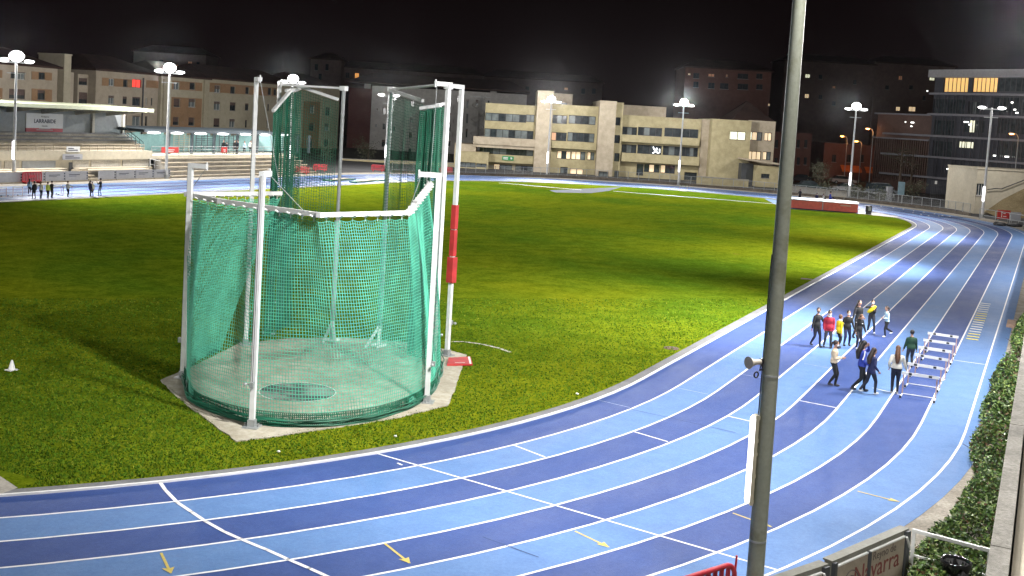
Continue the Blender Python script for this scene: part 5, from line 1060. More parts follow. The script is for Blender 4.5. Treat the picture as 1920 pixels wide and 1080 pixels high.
HF = 'hurdles on the far straight'
fh = None
for (px, py, lab) in ((2, 370.5, 'white hurdle at the left picture edge on the far straight'), (33, 368.5, 'white hurdle left of the group of far athletes'), (106, 366, 'white hurdle right of the far athlete in black'), (126.5, 366.5, 'white hurdle behind the lone far athlete in white')):
    q = G(px, py, .012)
    if fh is None: fh = hurdle(lab, q, 1.1, .76, -1.45, HF, .5)
    else: copy_thing(fh, q, -1.45, lab)
copy_thing(fh, G(1281, 359, .012), .35, 'lone white hurdle on the far bend below the office'); 
m_flat_y = mat('yellow_rung', (.80, .68, .12), .6); m_flat_w = mat('white_rung', (.80, .79, .72), .6)
p0, p1 = G(1848, 570), G(1823, 637)
def ladder(label, f0, f1, n, yel):
    a, b = p0.lerp(p1, f0), p0.lerp(p1, f1); t = thing('agility_ladder', label, 'agility ladder', (*a.xy, .012), 'agility ladders on the outer lane'); d = (b-a); d.z = 0; L = d.length; d.normalize(); s = V3((d.y, -d.x, 0))
    if s.x < 0: s = -s
    for i in range(n):
        q = a+d*L*i/(n-1); mb = MB(); mb.obox((q.x, q.y, .024), s*.24, d*.055, (0, 0, .008)); mb.obj('rung', m_flat_y if i in yel else m_flat_w, t)
ladder('agility ladder of flat white and yellow rungs, the farther of two', 0, .52, 9, (5, 6, 7, 8)); ladder('agility ladder of flat rungs with a yellow end, the nearer of two', .58, 1, 8, (5, 6, 7))
# high jump bed
m_bed_r = mat('red_vinyl', (.60, .11, .08), .5, .15, 3); m_bed_t = mat('pale_blue_vinyl', (.26, .36, .40), .6, .08, 3)
A, B = G(1480, 390.5), G(1608, 400.3); D_ = G(1624, 395.2); ax = (B-A); ax.z = 0; wd = ax.length; ax.normalize(); ay = V3((-ax.y, ax.x, 0)); dp_ = max(3.0, (D_-B).dot(ay)*.8); z1 = 1.0
t = thing('high_jump_bed', 'long red high jump landing mat with a pale blue top on the far apron', 'landing mat', (A+B)/2)
for f0, f1 in ((0, .485), (.49, 1)):
    c = A+ax*wd*(f0+f1)/2+ay*dp_/2; mb = MB(); mb.obox(c+V3((0, 0, z1/2+.03)), ax*wd*(f1-f0)/2, ay*dp_/2, (0, 0, z1/2-.05)); mb.obj('foam_block', m_bed_r, t)
mb = MB(); c = A+ax*wd/2+ay*dp_/2; mb.obox(c+V3((0, 0, z1+.02)), ax*(wd/2+.03), ay*(dp_/2+.03), (0, 0, .035)); tp = mb.obj('top_pad', m_bed_t, t)
mb = MB(); mb.obox(A+ax*wd*.82-ay*.004+V3((0, 0, z1*.75)), ax*.55, ay*.006, (0, 0, .05)); mb.obj('print', m_tan, t)
mb = MB(); mb.obox(A+ax*wd*.487-ay*.0+V3((0, 0, z1/2)), ax*.05, ay*.02, (0, 0, z1/2-.05)); mb.obj('strap', m_bed_t, t)
q = G(1628, 402); mb = MB(); t = thing('loudspeaker', 'black box loudspeaker on a low stand at the right end of the red mat', 'loudspeaker', q)
mb.obox(q+V3((0, 0, .62)), ax*.33, ay*.25, (0, 0, .33)); bx_ = mb.obj('cabinet', m_black, t); mb = MB(); mb.obox(q+V3((0, 0, .15)), ax*.3, ay*.2, (0, 0, .13)); mb.obj('stand', m_dark_metal, t)
mb = MB(); mb.obox(q+ax*.1-ay*.252+V3((0, 0, .62)), ax*.14, ay*.004, (0, 0, .2)); mb.obj('grille', m_grey_metal, bx_)
q = G(1484, 377.5); t = thing('bench', 'low dark bench left of the high jump mat by the near lamp pole', 'bench', q); mb = MB(); mb.obox(q+V3((0, 0, .42)), ax*.75, ay*.18, (0, 0, .03)); mb.obj('seat', m_dark_metal, t)
for s in (-1, 1): mb = MB(); mb.obox(q+ax*s*.55+V3((0, 0, .195)), ax*.03, ay*.15, (0, 0, .193)); mb.obj('leg', m_dark_metal, t)
q = G(1572, 374.5); t = thing('bench', 'pale bench behind the people sitting at the high jump', 'bench', q); mb = MB(); mb.obox(q+V3((0, 0, .45)), ax*.9, ay*.2, (0, 0, .03)); mb.obj('seat', m_tan, t)
for s in (-1, 1): mb = MB(); mb.obox(q+ax*s*.7+V3((0, 0, .21)), ax*.03, ay*.16, (0, 0, .208)); mb.obj('leg', m_grey_metal, t)
for i, (x, y) in enumerate([(1652, 387), (1675, 390), (1694, 392.5), (1713, 396), (1712, 399.5), (1732, 398.5), (1752, 401.5), (1727, 402.5), (1741, 405), (1767, 404.5), (1781, 406.5), (1760, 405.5)]):
    q = G(x, y); mb = MB(); mb.lathe((q.x, q.y, .012), [(0.02, .07), (.05, .07), (.12, 0)], 10); mb.add([(q.x+.05*math.cos(a*PI/5), q.y+.05*math.sin(a*PI/5), .082) for a in range(10)], [tuple(range(10))])
    tag(mb.obj('marker_disc', m_white), 'small white training disc scattered on the far bend', 'marker disc', 'training discs on the far bend')
# dark green mats heaped at the far inner edge
for (x0, y0, x1, y1, lab) in ((612, 340, 660, 337, 'dark green ground mat on the far grass edge behind the cage gate'), (662, 343, 716, 338.5, 'longer dark green mat with white streaks on the far grass edge')):
    a, b = G(x0, y0), G(x1, y1); d = b-a; L = d.length; d.normalize(); s = V3((-d.y, d.x, 0)); mb = MB(); c = (a+b)/2; mb.obox((c.x, c.y, .09), d*min(L/2, 4), s*.5, (0, 0, .07)); mb.obox((c.x, c.y, .2), d*min(L/2, 4)*.7+s*.2, s*.35, (0, 0, .035), 1)
    tag(mb.obj('ground_mat', [m_net2, m_tan]), lab, 'mat')
# ================================================================== far fence, walls and car park
fx = [(735, 323.5), (790, 325.5), (882, 328.5), (987, 331.5), (1060, 333), (1124, 336), (1160, 338.5), (1230, 343.5), (1303, 349), (1380, 355), (1460, 362.5), (1530, 369), (1600, 376.5), (1694, 386), (1759, 394), (1818, 404)]
P = [G(*a) for a in fx]; P = smooth_line(resample(P, 60), 4)
t = thing('railing_fence', 'long grey railing fence with wire mesh round the far bend', 'fence', (P[30].x, P[30].y, 0))
m_curb = multi_noise('stained_curb', [((.17, .145, .12), (.27, .235, .19)), ((.6, .6, .6), (1, 1, 1))], [.8, 6], .9, .3, 30)
mb = MB()
for a, b in zip(P, P[1:]): mb.beam(a+V3((0, 0, .14)), b+V3((0, 0, .14)), .28, .32)
mb.obj('curb_wall', m_curb, t)
Q = resample(P, 58); mb = MB()
for i, q in enumerate(Q): 
    mb = MB(); mb.path([q+V3((0, 0, .29)), q+V3((0, 0, 1.36))], .04, 6); mb.obj('post', m_grey_metal, t)
for z in (1.36, .42):
    mb = MB()
    for a, b in zip(Q, Q[1:]): mb.beam(a+V3((0, 0, z)), b+V3((0, 0, z)), .05, .05)
    mb.obj('rail', m_grey_metal, t)
mb = MB()
for a, b in zip(Q, Q[1:]):
    L = (b-a).length; n_ = int(L/.16)
    for i in range(n_): q = a.lerp(b, (i+.5)/n_); mb.path([q+V3((0, 0, .44)), q+V3((0, 0, 1.34))], .006, 3, 0, False, False)
    for z in (.6, .75, .9, 1.05, 1.2): mb.path([a+V3((0, 0, z)), b+V3((0, 0, z))], .006, 3, 0, False, False)
mb.obj('wire_mesh', m_grey_metal, t)
# right hand continuation with a red sign and grey board
P2 = [G(1836, 411), G(1868, 416), G(1925, 426), G(1990, 440)]
t2 = thing('railing_fence', 'short low railing fence behind the red sign at the far right', 'fence', P2[1])
for z in (1.2, .5):
    mb = MB()
    for a, b in zip(P2, P2[1:]): mb.beam(a+V3((0, 0, z)), b+V3((0, 0, z)), .05, .05)
    mb.obj('rail', m_grey_metal, t2)
for q in resample(P2, 6): mb = MB(); mb.path([q, q+V3((0, 0, 1.22))], .04, 6); mb.obj('post', m_grey_metal, t2)
def board_on(label, x0, y0, x1, y1, depth, mats, cat, name, txt=None):
    P_ = facing(depth); a, c, d, e = P_.rect(x0, y0, x1, y1); t = thing(name, label, cat, P_.W((a+c)/2, 0, 0)); mb = MB(); P_.slab(mb, a, c, d, e, -.04, .04); pn = mb.obj('panel', mats, t)
    for u in (a+.15, c-.15): mb = MB(); P_.slab(mb, u-.03, u+.03, 0, d+.2, -.1, -.042); mb.obj('leg', m_grey_metal, t)
    if txt: txt(P_, a, c, d, e, pn)
    return t
def fig(P_, a, c, d, e, pn):
    mb = MB(); P_.slab(mb, a+(c-a)*.30, a+(c-a)*.36, d+(e-d)*.2, d+(e-d)*.8, .041, .05); P_.slab(mb, a+(c-a)*.27, a+(c-a)*.42, d+(e-d)*.72, d+(e-d)*.8, .051, .056); P_.slab(mb, a+(c-a)*.45, a+(c-a)*.62, d+(e-d)*.6, d+(e-d)*.68, .041, .05); P_.slab(mb, a+(c-a)*.45, a+(c-a)*.7, d+(e-d)*.28, d+(e-d)*.36, .041, .05); mb.obj('white_print', m_white, pn)
board_on('red sign with white marks on the low fence at the far right', 1870, 394, 1894, 411, 121, m_redb, 'sign', 'fence_sign', fig)
board_on('plain grey board right of the red fence sign', 1895, 398, 1914, 414, 120, m_board, 'board', 'fence_board')
q = G(1889, 424); mb = MB(); t = thing('tarpaulin_heap', 'dark heap of folded tarpaulin at the track edge, far right', 'tarpaulin', q); rnd = random.Random(3)
for i in range(9): mb.ell(q+SR*rnd.uniform(-1.0, 1.0)+SA*rnd.uniform(-.4, .4)+V3((0, 0, .14)), rnd.uniform(.3, .6), rnd.uniform(.2, .4), rnd.uniform(.12, .3), 0, 9, 6)
mb.obj('folds', m_black, t)
def low_wall(label, x0, y0, x1, y1, depth, mats=m_conc_pale, th=.3, zb=-.1):
    P_ = facing(depth); a, c, d, e = P_.rect(x0, y0, x1, y1); e0, e1 = P_.uz(x0, y0)[1], P_.uz(x1, y1)[1]; t = thing('low_wall', label, 'wall', P_.W((a+c)/2, 0, 0)); W = P_.W
    mb = MB(); v = [W(a, zb, 0), W(c, zb, 0), W(c, e1, 0), W(a, e0, 0), W(a, zb, -th), W(c, zb, -th), W(c, e1, -th), W(a, e0, -th)]; mb.add(v, [(0, 1, 2, 3), (5, 4, 7, 6), (3, 2, 6, 7), (4, 0, 3, 7), (1, 5, 6, 2)]); mb.obj('masonry', mats, t)
    mb = MB(); mb.add([W(a-.05, e0+.002, .05), W(c+.05, e1+.002, .05), W(c+.05, e1+.002, -th-.05), W(a-.05, e0+.002, -th-.05), W(a-.05, e0+.09, .05), W(c+.05, e1+.09, .05), W(c+.05, e1+.09, -th-.05), W(a-.05, e0+.09, -th-.05)], [(3, 2, 1, 0), (4, 5, 6, 7), (0, 1, 5, 4), (1, 2, 6, 5), (2, 3, 7, 6), (3, 0, 4, 7)]); mb.obj('coping', m_conc, t); return t
low_wall('beige garden wall before the right block of the office', 1307, 331, 1404, 338, 164.5, m_beige)
low_wall('pale low wall between the fence and the parked cars', 1487, 350, 1590, 361, 152, m_conc_pale)
low_wall('beige boundary wall behind the far bend, left of the office', 636, 298, 852, 306, 175, m_beige)
# leaves: small faces through the whole volume of a crown
m_leaf = [mat('leaf_mid_green', (.10, .19, .04), .5, .3, 6), mat('leaf_light_green', (.24, .33, .09), .4, .3, 6), mat('leaf_dark_green', (.035, .075, .018), .5, .3, 6), mat('leaf_rusty', (.14, .075, .035), .6, .3, 6)]
m_bark = mat('bark', (.07, .05, .035), .9, .3, 8, .5)
m_dleaf = [mat('far_leaf_dark', (.05, .06, .03), .7, .3, 3), mat('far_leaf_pale', (.16, .15, .10), .7, .3, 3)]
def leaves(mb, pts, size, rnd, weights):
    for p in pts:
        s = size*rnd.uniform(.6, 1.3); a = V3((rnd.gauss(0, 1), rnd.gauss(0, 1), rnd.gauss(0, .6))).normalized(); b = a.cross(V3((rnd.gauss(0, 1), rnd.gauss(0, 1), rnd.gauss(0, 1)))).normalized()
        k = rnd.choices(range(len(weights)), weights)[0]; p = V3(p); mb.add([p-a*s, p-b*s*.45, p+a*s, p+b*s*.45], [(0, 1, 2, 3)], k)
def tree(label, base, h, rad, n, size, rnd, mats, cat='tree', trunk_h=.35, conic=False, name='tree', group=None, w=(5, 3)):
    b = V3(base); t = thing(name, label, cat, b, group); mb = MB(); top = b+V3((rnd.uniform(-.1, .1), rnd.uniform(-.1, .1), h*.92))
    mb.path([b-V3((0, 0, .05)), b.lerp(top, .4), top], [.035*h, .022*h, .006*h], 8); br = []
    for i in range(12):
        f = rnd.uniform(trunk_h, .85); an = rnd.uniform(0, 6.28); q = b.lerp(top, f); rr = rad*(1-f if conic else .8)*rnd.uniform(.6, 1); e = q+V3((math.cos(an)*rr, math.sin(an)*rr, rr*rnd.uniform(.2, .8))); mb.path([q, q.lerp(e, .5)+V3((0, 0, .05)), e], [.012*h, .008*h, .003*h], 5); br.append(e)
    mb.obj('trunk', m_bark, t); mb = MB(); pts = []
    cl = br+[b.lerp(top, rnd.uniform(trunk_h, 1))+V3((rnd.uniform(-1, 1), rnd.uniform(-1, 1), 0))*rad*.4 for _ in range(10)]
    for i in range(n):
        c = rnd.choice(cl); s = rad*.32; pts.append(c+V3((rnd.gauss(0, s), rnd.gauss(0, s), rnd.gauss(0, s*.8))))
    leaves(mb, [p for p in pts if p.z > .05], size, rnd, w); mb.obj('crown', mats, t); return t
rnd = random.Random(21)
q = G(1536, 360.5); q = CAM+(q-CAM)*(168/(q-CAM).dot(FW)); q.z = 0
tree('small pale feathery tree in front of the parked cars', q, 4.6, 1.7, 900, .13, rnd, m_dleaf, conic=True, w=(3, 5))
for i, (px, dpt, w_, h_, lab) in enumerate([(1560, 156, 3.0, 1.3, 'low bush on the bank below the silver car'), (1610, 154, 3.2, 1.1, 'low bush right of the brightest mast'), (1660, 150, 3.2, 1.2, 'low scrubby bush before the grey cabinet'), (1720, 158, 3.0, 2.2, 'dark shrub before the slatted building wing'), (832, 176, 2.6, 1.9, 'dark shrub against the boundary wall left of the office'), (612, 172, 3.4, 2.6, 'dark shrub above the boundary wall seen through the gate net'), (690, 182, 4.5, 3.0, 'brushy bare shrub before the red-brown gable')]):
    d = ray(px, 300); q = CAM+d*dpt; q.z = 0; tree(lab, q, h_, w_*.5, 700, .12, rnd, m_dleaf, 'bush', .1, name='bush', group='bushes behind the far fence', w=(6, 1))
for px, dpt, h_, lab in ((1690, 172, 9, 'bare dark tree before the slatted wing of the glass building'), (1712, 176, 8, 'second bare dark tree right of the poster board')):
    d = ray(px, 300); q = CAM+d*dpt; q.z = 0; tree(lab, q, h_, 2.6, 500, .10, rnd, m_dleaf, 'tree', .3, w=(6, 0))
# parked cars
def car(label, px, depth, L=4.2, H=1.45, paint=None, face=1, group='cars parked behind the far fence', van=False):
    d = ray(px, 340); q = CAM+d*(depth/d.dot(FW)); q.z = 0; t = thing('parked_car', label, 'car', q, group); ax = SR*face; ay = SA; W_ = 1.75
    prof = [(-L/2, .35), (-L/2, .75), (-L/2+.12, .88), (-L*.30, .95), (L*.22, .93), (L/2-.15, .78), (L/2, .62), (L/2, .35)]
    cab = [(-L*.42, .93), (-L*.30, H-.05), (-L*.12, H), (L*.06, H-.03), (L*.24, .93)] if not van else [(-L*.48, .9), (-L*.47, H-.1), (-L*.3, H), (L*.2, H-.04), (L*.36, .9)]
    def ext(mb, pr, w, mi=0, tuck=0.0):
        n = len(pr); zt__ = max(z for _, z in pr); vs = []
        for s in (-1, 1):
            for x, z in pr: vs.append(q+ax*x+ay*s*(w/2-(tuck if z > 1.0 else 0))+V3((0, 0, z)))
        mb.add(vs, [tuple(range(n))[::-1], tuple(range(n, 2*n))]+[(i, (i+1) % n, n+(i+1) % n, n+i) for i in range(n)], mi)
    mb = MB(); ext(mb, prof, W_); mb.obj('body', paint, t); mb = MB(); ext(mb, cab, W_-.06, 0, .16); cb = mb.obj('cabin', m_glass, t)
    mb = MB(); rp_ = [(x*.86, z+.012) for x, z in cab[1:4]]; rp_ += [(x, z-.07) for x, z in rp_[::-1]]; ext(mb, rp_, W_-.1, 0, .1); mb.obj('roof', paint, cb)
    for x in (-L*.31, L*.31):
        for s in (-1, 1):
            c = q+ax*x+ay*s*(W_/2-.09)+V3((0, 0, .31)); mb = MB(); mb.path([c-ay*.11, c-ay*.10, c+ay*.10, c+ay*.11], [.26, .31, .31, .26], 16); wl_ = mb.obj('wheel', m_black, t); mb = MB(); mb.path([c-ay*.115, c+ay*.115], .17, 12); mb.obj('rim', m_grey_metal, wl_)
    for s in (-1, 1): mb = MB(); c = q+ax*(L/2-.03)+ay*s*(W_/2-.28)+V3((0, 0, .68)); mb.obox(c, ax*.05, ay*.18, (0, 0, .07)); mb.obj('headlight', m_white, t)
    return t
car('dark hatchback parked left of the pale feathery tree', 1521, 166, 4.1, 1.5, mat('dark_green_car_paint', (.03, .05, .05), .25))
car('silver saloon parked behind the brightest mast', 1585, 166, 4.4, 1.42, mat('silver_car_paint', (.42, .42, .43), .25, metal=.3), -1)
car('grey van parked near the blue poster board', 1655, 164, 4.6, 1.85, mat('grey_car_paint', (.15, .17, .19), .3), 1, van=True)
car('orange lit car parked in the second row by the shops', 1580, 196, 4.4, 1.5, mat('pale_car_paint', (.5, .45, .42), .3), 1)
car('dark car in the second row under the street lamps', 1497, 192, 4.2, 1.45, mat('black_car_paint', (.03, .03, .035), .25), -1)
m_awn = mat('orange_awning', (.55, .17, .05), .7)
for x0, y0, x1, y1, lab in ((1575, 310, 1612, 319, 'orange lit shop awning behind the silver car'), (1620, 313, 1645, 321, 'smaller orange shop awning right of the brightest mast')):
    P_ = facing(212); a, c, d, e = P_.rect(x0, y0, x1, y1); t = thing('shop_awning', lab, 'awning', P_.W((a+c)/2, 0, 0)); W = P_.W; mb = MB()
    mb.add([W(a, d, 1.6), W(c, d, 1.6), W(c, e, 0), W(a, e, 0), W(a, d-.35, 1.6), W(c, d-.35, 1.6), W(a, e-.06, 0), W(c, e-.06, 0)], [(0, 1, 2, 3), (4, 5, 1, 0), (6, 7, 5, 4), (0, 3, 6, 4), (1, 5, 7, 2)]); mb.obj('canvas', m_awn, t)
    for u in (a+.1, c-.1): mb = MB(); mb.path([W(u, 0, 1.5), W(u, d-.3, 1.5)], .05, 6); mb.obj('pole', m_dark_metal, t)
SODIUM = []
for px, py, dpt, lab in ((1627, 241, 190, 'tallest orange street lamp, right of the brightest mast'), (1579, 255, 205, 'orange street lamp left of the brightest mast'), (1606, 264.5, 205, 'orange street lamp just behind the brightest mast'), (1897, 250.5, 158, 'orange street lamp before the glass building at the far right'), (1608, 286, 215, 'small low street lamp glowing near the shops')):
    d = ray(px, py); p = CAM+d*(dpt/d.dot(FW)); t = thing('street_lamp', lab, 'street lamp', (p.x, p.y, 0), 'orange street lamps in the car park'); mb = MB()
    b = V3((p.x, p.y, 0))+SR*1.0; mb.path([b, b+V3((0, 0, p.z-.5)), b-SR*.3+V3((0, 0, p.z)), p+V3((0, 0, .12))], [.09, .06, .05, .04], 8); mb.obj('pole', m_grey_metal, t)
    mb = MB(); mb.ell(p+V3((0, 0, .08)), .42, .2, .12, 0, 10, 6); hd = mb.obj('lamp_head', m_grey_metal, t); mb = MB(); mb.ell(p-V3((0, 0, .03)), .34, .2, .13, 0, 10, 6); mb.obj('lens', m_orange, hd); SODIUM.append(p)
board_on('tall pale blue poster board behind the far fence', 1684, 341, 1696, 366, 148, mat('pale_blue_poster', (.22, .34, .40), .6, .2, 2), 'poster board', 'poster_board')
P_ = facing(150); a, c, d, e = P_.rect(1663, 351, 1672.5, 364); mb = MB(); P_.slab(mb, a, c, -.05, e, -.4, .3); P_.slab(mb, a-.04, c+.04, e+.001, e+.06, -.44, .34); tag(mb.obj('utility_cabinet', m_board), 'plain grey utility cabinet left of the blue poster board', 'cabinet')
P_ = facing(146); t = thing('mesh_gate', 'dark mesh gate with a small white notice beside the beige ramp building', 'gate', P_.W(P_.uz(1788, 370)[0], 0, 0)); a, c, d, e = P_.rect(1745, 340, 1828, 385); mb = MB()
for i in range(26): u = a+(c-a)*i/25; P_.slab(mb, u-.02, u+.02, 0, e-(e-P_.uz(1828, 345)[1])*i/25*.2, -.02, .02)
for z in (.3, 1.5, e-.7): P_.slab(mb, a, c, z-.03, z+.03, -.045, -.021)
mb.obj('bars', m_dark_metal, t); mb = MB(); u = P_.rect(1784, 351, 1793, 359.5); P_.slab(mb, *u, .021, .05); mb.obj('notice', m_white, t); mb = MB(); u = P_.rect(1752.5, 339, 1757, 345); P_.slab(mb, *u, .021, .05); mb.obj('lamp_box', m_white, t)
# ================================================================== right hand edge: parapet, hedge, boards, bin
WX0, WX1, WZ = 39.39, 39.66, 2.55
m_para = multi_noise('pebbly_parapet_concrete', [((.26, .25, .225), (.42, .40, .36)), ((.6, .6, .58), (1, 1, 1)), ((.82, .82, .8), (1, 1, 1))], [1.3, 16, 5], .9, .8, 60)
t = thing('parapet_wall', 'rough grey concrete parapet of the spectator stand along the right edge', 'wall', (39.5, -5, 0))
for ya, yb in ((-30, -17.0), (-16.96, -9.2), (-9.16, -.2), (-.16, 12), (12.04, 26), (26.04, 42), (42.04, 60)): mb = MB(); mb.box(WX0, WX1, ya, yb, -.02, WZ); mb.obj('parapet_block', m_para, t)
mb = MB(); mb.box(WX1+.03, 44, -30, 20, -.02, 1.9); struct(mb.obj('stand_floor', m_cream))
mb = MB(); q0, q1 = G(1885, 613), G(1925, 617); mb.box(38.45, 39.38, q0.y-.1, q0.y+1.5, -.01, .16); struct(mb.obj('brick_step', mat('brick_paving', (.36, .25, .19), .85, .2, 6, .3)))
def hedge(label, poly, zt__, n, seed, size=.055, w=(5, 3, 4, 1), n_in=60):
    rnd = random.Random(seed); xs = [p[0] for p in poly]; ys = [p[1] for p in poly]; cx__, cy__ = sum(xs)/len(xs), sum(ys)/len(ys)
    def inside(x, y):
        c = False; j = len(poly)-1
        for i in range(len(poly)):
            if (poly[i][1] > y) != (poly[j][1] > y) and x < (poly[j][0]-poly[i][0])*(y-poly[i][1])/(poly[j][1]-poly[i][1])+poly[i][0]: c = not c
            j = i
        return c
    def edge(x, y):
        m_ = 9
        for i in range(len(poly)):
            a, b = V3((*poly[i], 0)), V3((*poly[(i+1) % len(poly)], 0)); ab = b-a; t_ = max(0, min(1, (V3((x, y, 0))-a).dot(ab)/ab.dot(ab))); m_ = min(m_, (V3((x, y, 0))-a-ab*t_).length)
        return m_
    def top(x, y): return zt__*(.72+.2*math.sin(x*5.1+seed)*math.sin(y*2.3+seed*2)+.12*math.sin(x*9+y*7))*min(1, (edge(x, y)/.35+.15))**.55
    t = thing('hedge_shrub', label, 'shrub', (cx__, cy__, 0), 'shrubs in the planting strip beside the parapet'); mb = MB(); pts = []; mb2 = MB()
    while len(pts) < n:
        x, y = rnd.uniform(min(xs), max(xs)), rnd.uniform(min(ys), max(ys))
        if not inside(x, y): continue
        h_ = top(x, y)
        if math.sin(x*7.3+seed)*math.sin(y*6.1)+rnd.uniform(-.6, .6) < -.75: continue
        z = h_*(1-abs(rnd.gauss(0, .16))) if rnd.random() < .8 else h_*rnd.random(); pts.append((x+rnd.gauss(0, .03), y+rnd.gauss(0, .03), max(.03, z)))
    leaves(mb, pts, size, rnd, w)
    for i in range(n_in):
        x, y = rnd.uniform(min(xs), max(xs)), rnd.uniform(min(ys), max(ys))
        if inside(x, y): h_ = top(x, y)*.8; mb2.path([(x, y, -.03), (x+rnd.uniform(-.15, .15), y+rnd.uniform(-.15, .15), h_*.6), (x+rnd.uniform(-.3, .3), y+rnd.uniform(-.3, .3), h_)], [.018, .012, .005], 5)
    mb2.obj('stem', m_bark, t); mb.obj('foliage', m_leaf, t)
PYp = lambda pts, z=.45: [tuple(G(a, b, z).xy) for a, b in pts]
hedge('big near hedge of glossy leaves filling the corner behind the advert board', [(37.9, -12.0), (38.35, -9.6), (38.55, -6.8), (38.75, -4.6), (39.36, -4.5), (39.36, -15.0), (38.2, -15.2)], .95, 15000, 1, .05)
hedge('rounded hedge shrub with rusty patches, second from the near corner', [(38.68, -4.5), (38.42, -3.0), (38.4, -1.2), (38.6, .0), (39.36, .1), (39.36, -4.4)], 1.0, 5200, 2, .055, (5, 3, 4, 2))
hedge('bulging green shrub beside lane eight, left of the parapet', [(38.62, .1), (38.42, 1.4), (38.45, 3.6), (38.65, 5.0), (39.36, 5.2), (39.36, .2)], 1.05, 4600, 3, .06)
hedge('green shrub next to the brick step', [(38.7, 5.2), (38.48, 6.6), (38.55, 8.9), (38.7, 9.6), (39.36, 9.6), (39.36, 5.3)], 1.1, 3600, 4, .065)
hedge('narrow shrub beyond the brick step at the right edge', [(38.95, 13.2), (38.8, 17), (38.95, 22), (39.36, 23), (39.36, 13)], 1.1, 2600, 5, .07)
hedge('far green shrub at the right end of the far bend', [(37.6, 88), (38.2, 84), (40.5, 84), (40.8, 89), (39, 91)], .9, 900, 6, .16)
# advert board wall beside the near bend
m_panel_b = multi_noise('beige_sign_panel', [((.30, .26, .20), (.38, .33, .26)), ((.85, .85, .85), (1, 1, 1))], [1.2, 9], .7, .1, 30)
m_frame_g = multi_noise('grey_green_sheet_metal', [((.17, .17, .14), (.23, .23, .19)), ((.8, .8, .8), (1, 1, 1))], [2, 14], .55, .1, 30)
m_emb = mat('faded_red_lettering', (.16, .035, .03), .7)
def sign_wall(label, a, b, h, zb=.0, txt=True):
    a, b = V3((a[0], a[1], 0)), V3((b[0], b[1], 0)); d = b-a; L = d.length; d.normalize(); n = V3((d.y, -d.x, 0)); t = thing('advert_wall', label, 'advert board', (a+b)/2)
    def sl(mb, u0, u1, z0, z1, o0, o1, mi=0): mb.obox(a+d*(u0+u1)/2+n*(o0+o1)/2+V3((0, 0, (z0+z1)/2)), d*(u1-u0)/2, n*(o1-o0)/2, (0, 0, (z1-z0)/2), mi)
    mb = MB(); sl(mb, 0, L, .0, h-.03, -.16, -.02); mb.obj('body', m_frame_g, t)
    mb = MB(); sl(mb, -.01, L+.01, h-.029, h, -.19, .0); mb.obj('top_plate', m_frame_g, t)
    mb = MB(); sl(mb, 0, .09, .002, h-.03, -.019, .05); sl(mb, L-.14, L, .002, h-.03, -.019, .05); sl(mb, L*.45-.025, L*.45+.025, .002, h-.1, -.019, .06); mb.obj('frame_post', m_dark_metal, t)
    for u0, u1 in ((.11, L*.45-.04), (L*.45+.04, L-.17)):
        mb = MB(); sl(mb, u0, u1, .05, h-.13, -.019, .02); pn = mb.obj('sign_panel', m_panel_b, t); mb = MB(); sl(mb, u0, u1, h-.128, h-.10, -.018, .03); mb.obj('trim', m_white, pn)
    mb = MB(); q = a+d*(L-.10)+n*.07; mb.beam(q+V3((0, 0, h-.10))-d*.10, q+V3((0, 0, h-.34))+d*.05, .03, .03); mb.obj('brace', m_alu, t)
    if txt:
        pn = t.children[-2] if False else pn
        text_mesh('Navarra', .50, a+d*(L*.57)+V3((0, 0, h-.62)), d, (0, 0, 1), m_emb, pn, off=.022, bold=.0)
        text_mesh('Reyno de', .22, a+d*(L*.66)+V3((0, 0, h-.30)), d, (0, 0, 1), mat('grey_brown_lettering', (.10, .08, .07), .7), pn, off=.022)
        mb = MB()
        for k in range(3):
            pts = [a+d*(L*.23+(.34-.09*k)*math.cos(x*PI/10))+V3((0, 0, h-.78+(.48-.1*k)*math.sin(x*PI/10)))+n*.024 for x in range(11)]; mb.path(pts, .012, 4)
        mb.obj('emblem', MATS['grey_brown_lettering'], pn); mb = MB(); mb.ell(a+d*L*.23+V3((0, 0, h-.62))+n*.02, .10, .10, .14, 0, 10, 6); mb.obj('emblem_centre', m_yel, pn)
    return t
sign_wall('beige advert board reading Reyno de Navarra in a grey frame, beside the near bend', (36.93, -14.86), (37.89, -12.36), 1.0)
sign_wall('second grey framed advert board cut off by the bottom edge', (35.75, -17.35), (36.87, -14.98), .98, txt=False)
t = thing('handrail', 'square steel handrail gate between the advert board and the parapet', 'handrail', (38.6, -12.4, 0)); a, b = V3((37.98, -12.33, 0)), V3((39.34, -12.58, 0))
mb = MB(); mb.beam(a+V3((-.03, 0, .97)), b+V3((0, 0, .97)), .06, .06); mb.obj('top_rail', m_alu, t); mb = MB(); mb.beam(a+V3((0, 0, .5)), b+V3((0, 0, .5)), .035, .035); mb.obj('middle_rail', m_alu, t)
for q in (a, b-(b-a)*.03): mb = MB(); mb.beam(q, q+V3((0, 0, .938)), .06, .06, 0, (0, 1, 0)); mb.obj('post', m_alu, t)
q = G(1793, 1050, .92); t = thing('waste_bin', 'dark mesh waste bin with a black liner folded over its rim', 'bin', (q.x, q.y, 0)); mb = MB(); mb.lathe((q.x, q.y, 0), [(0, .04), (.20, .04), (.235, .86), (.22, .86), (.19, .08)], 24); mb.obj('drum', mat('dark_bin_mesh', (.035, .035, .035), .6, .4, 40, .4), t)
mb = MB(); rnd = random.Random(8); n = 40; prof = [(.20, .60), (.225, .90), (.25, .925), (.262, .90), (.258, .80)]
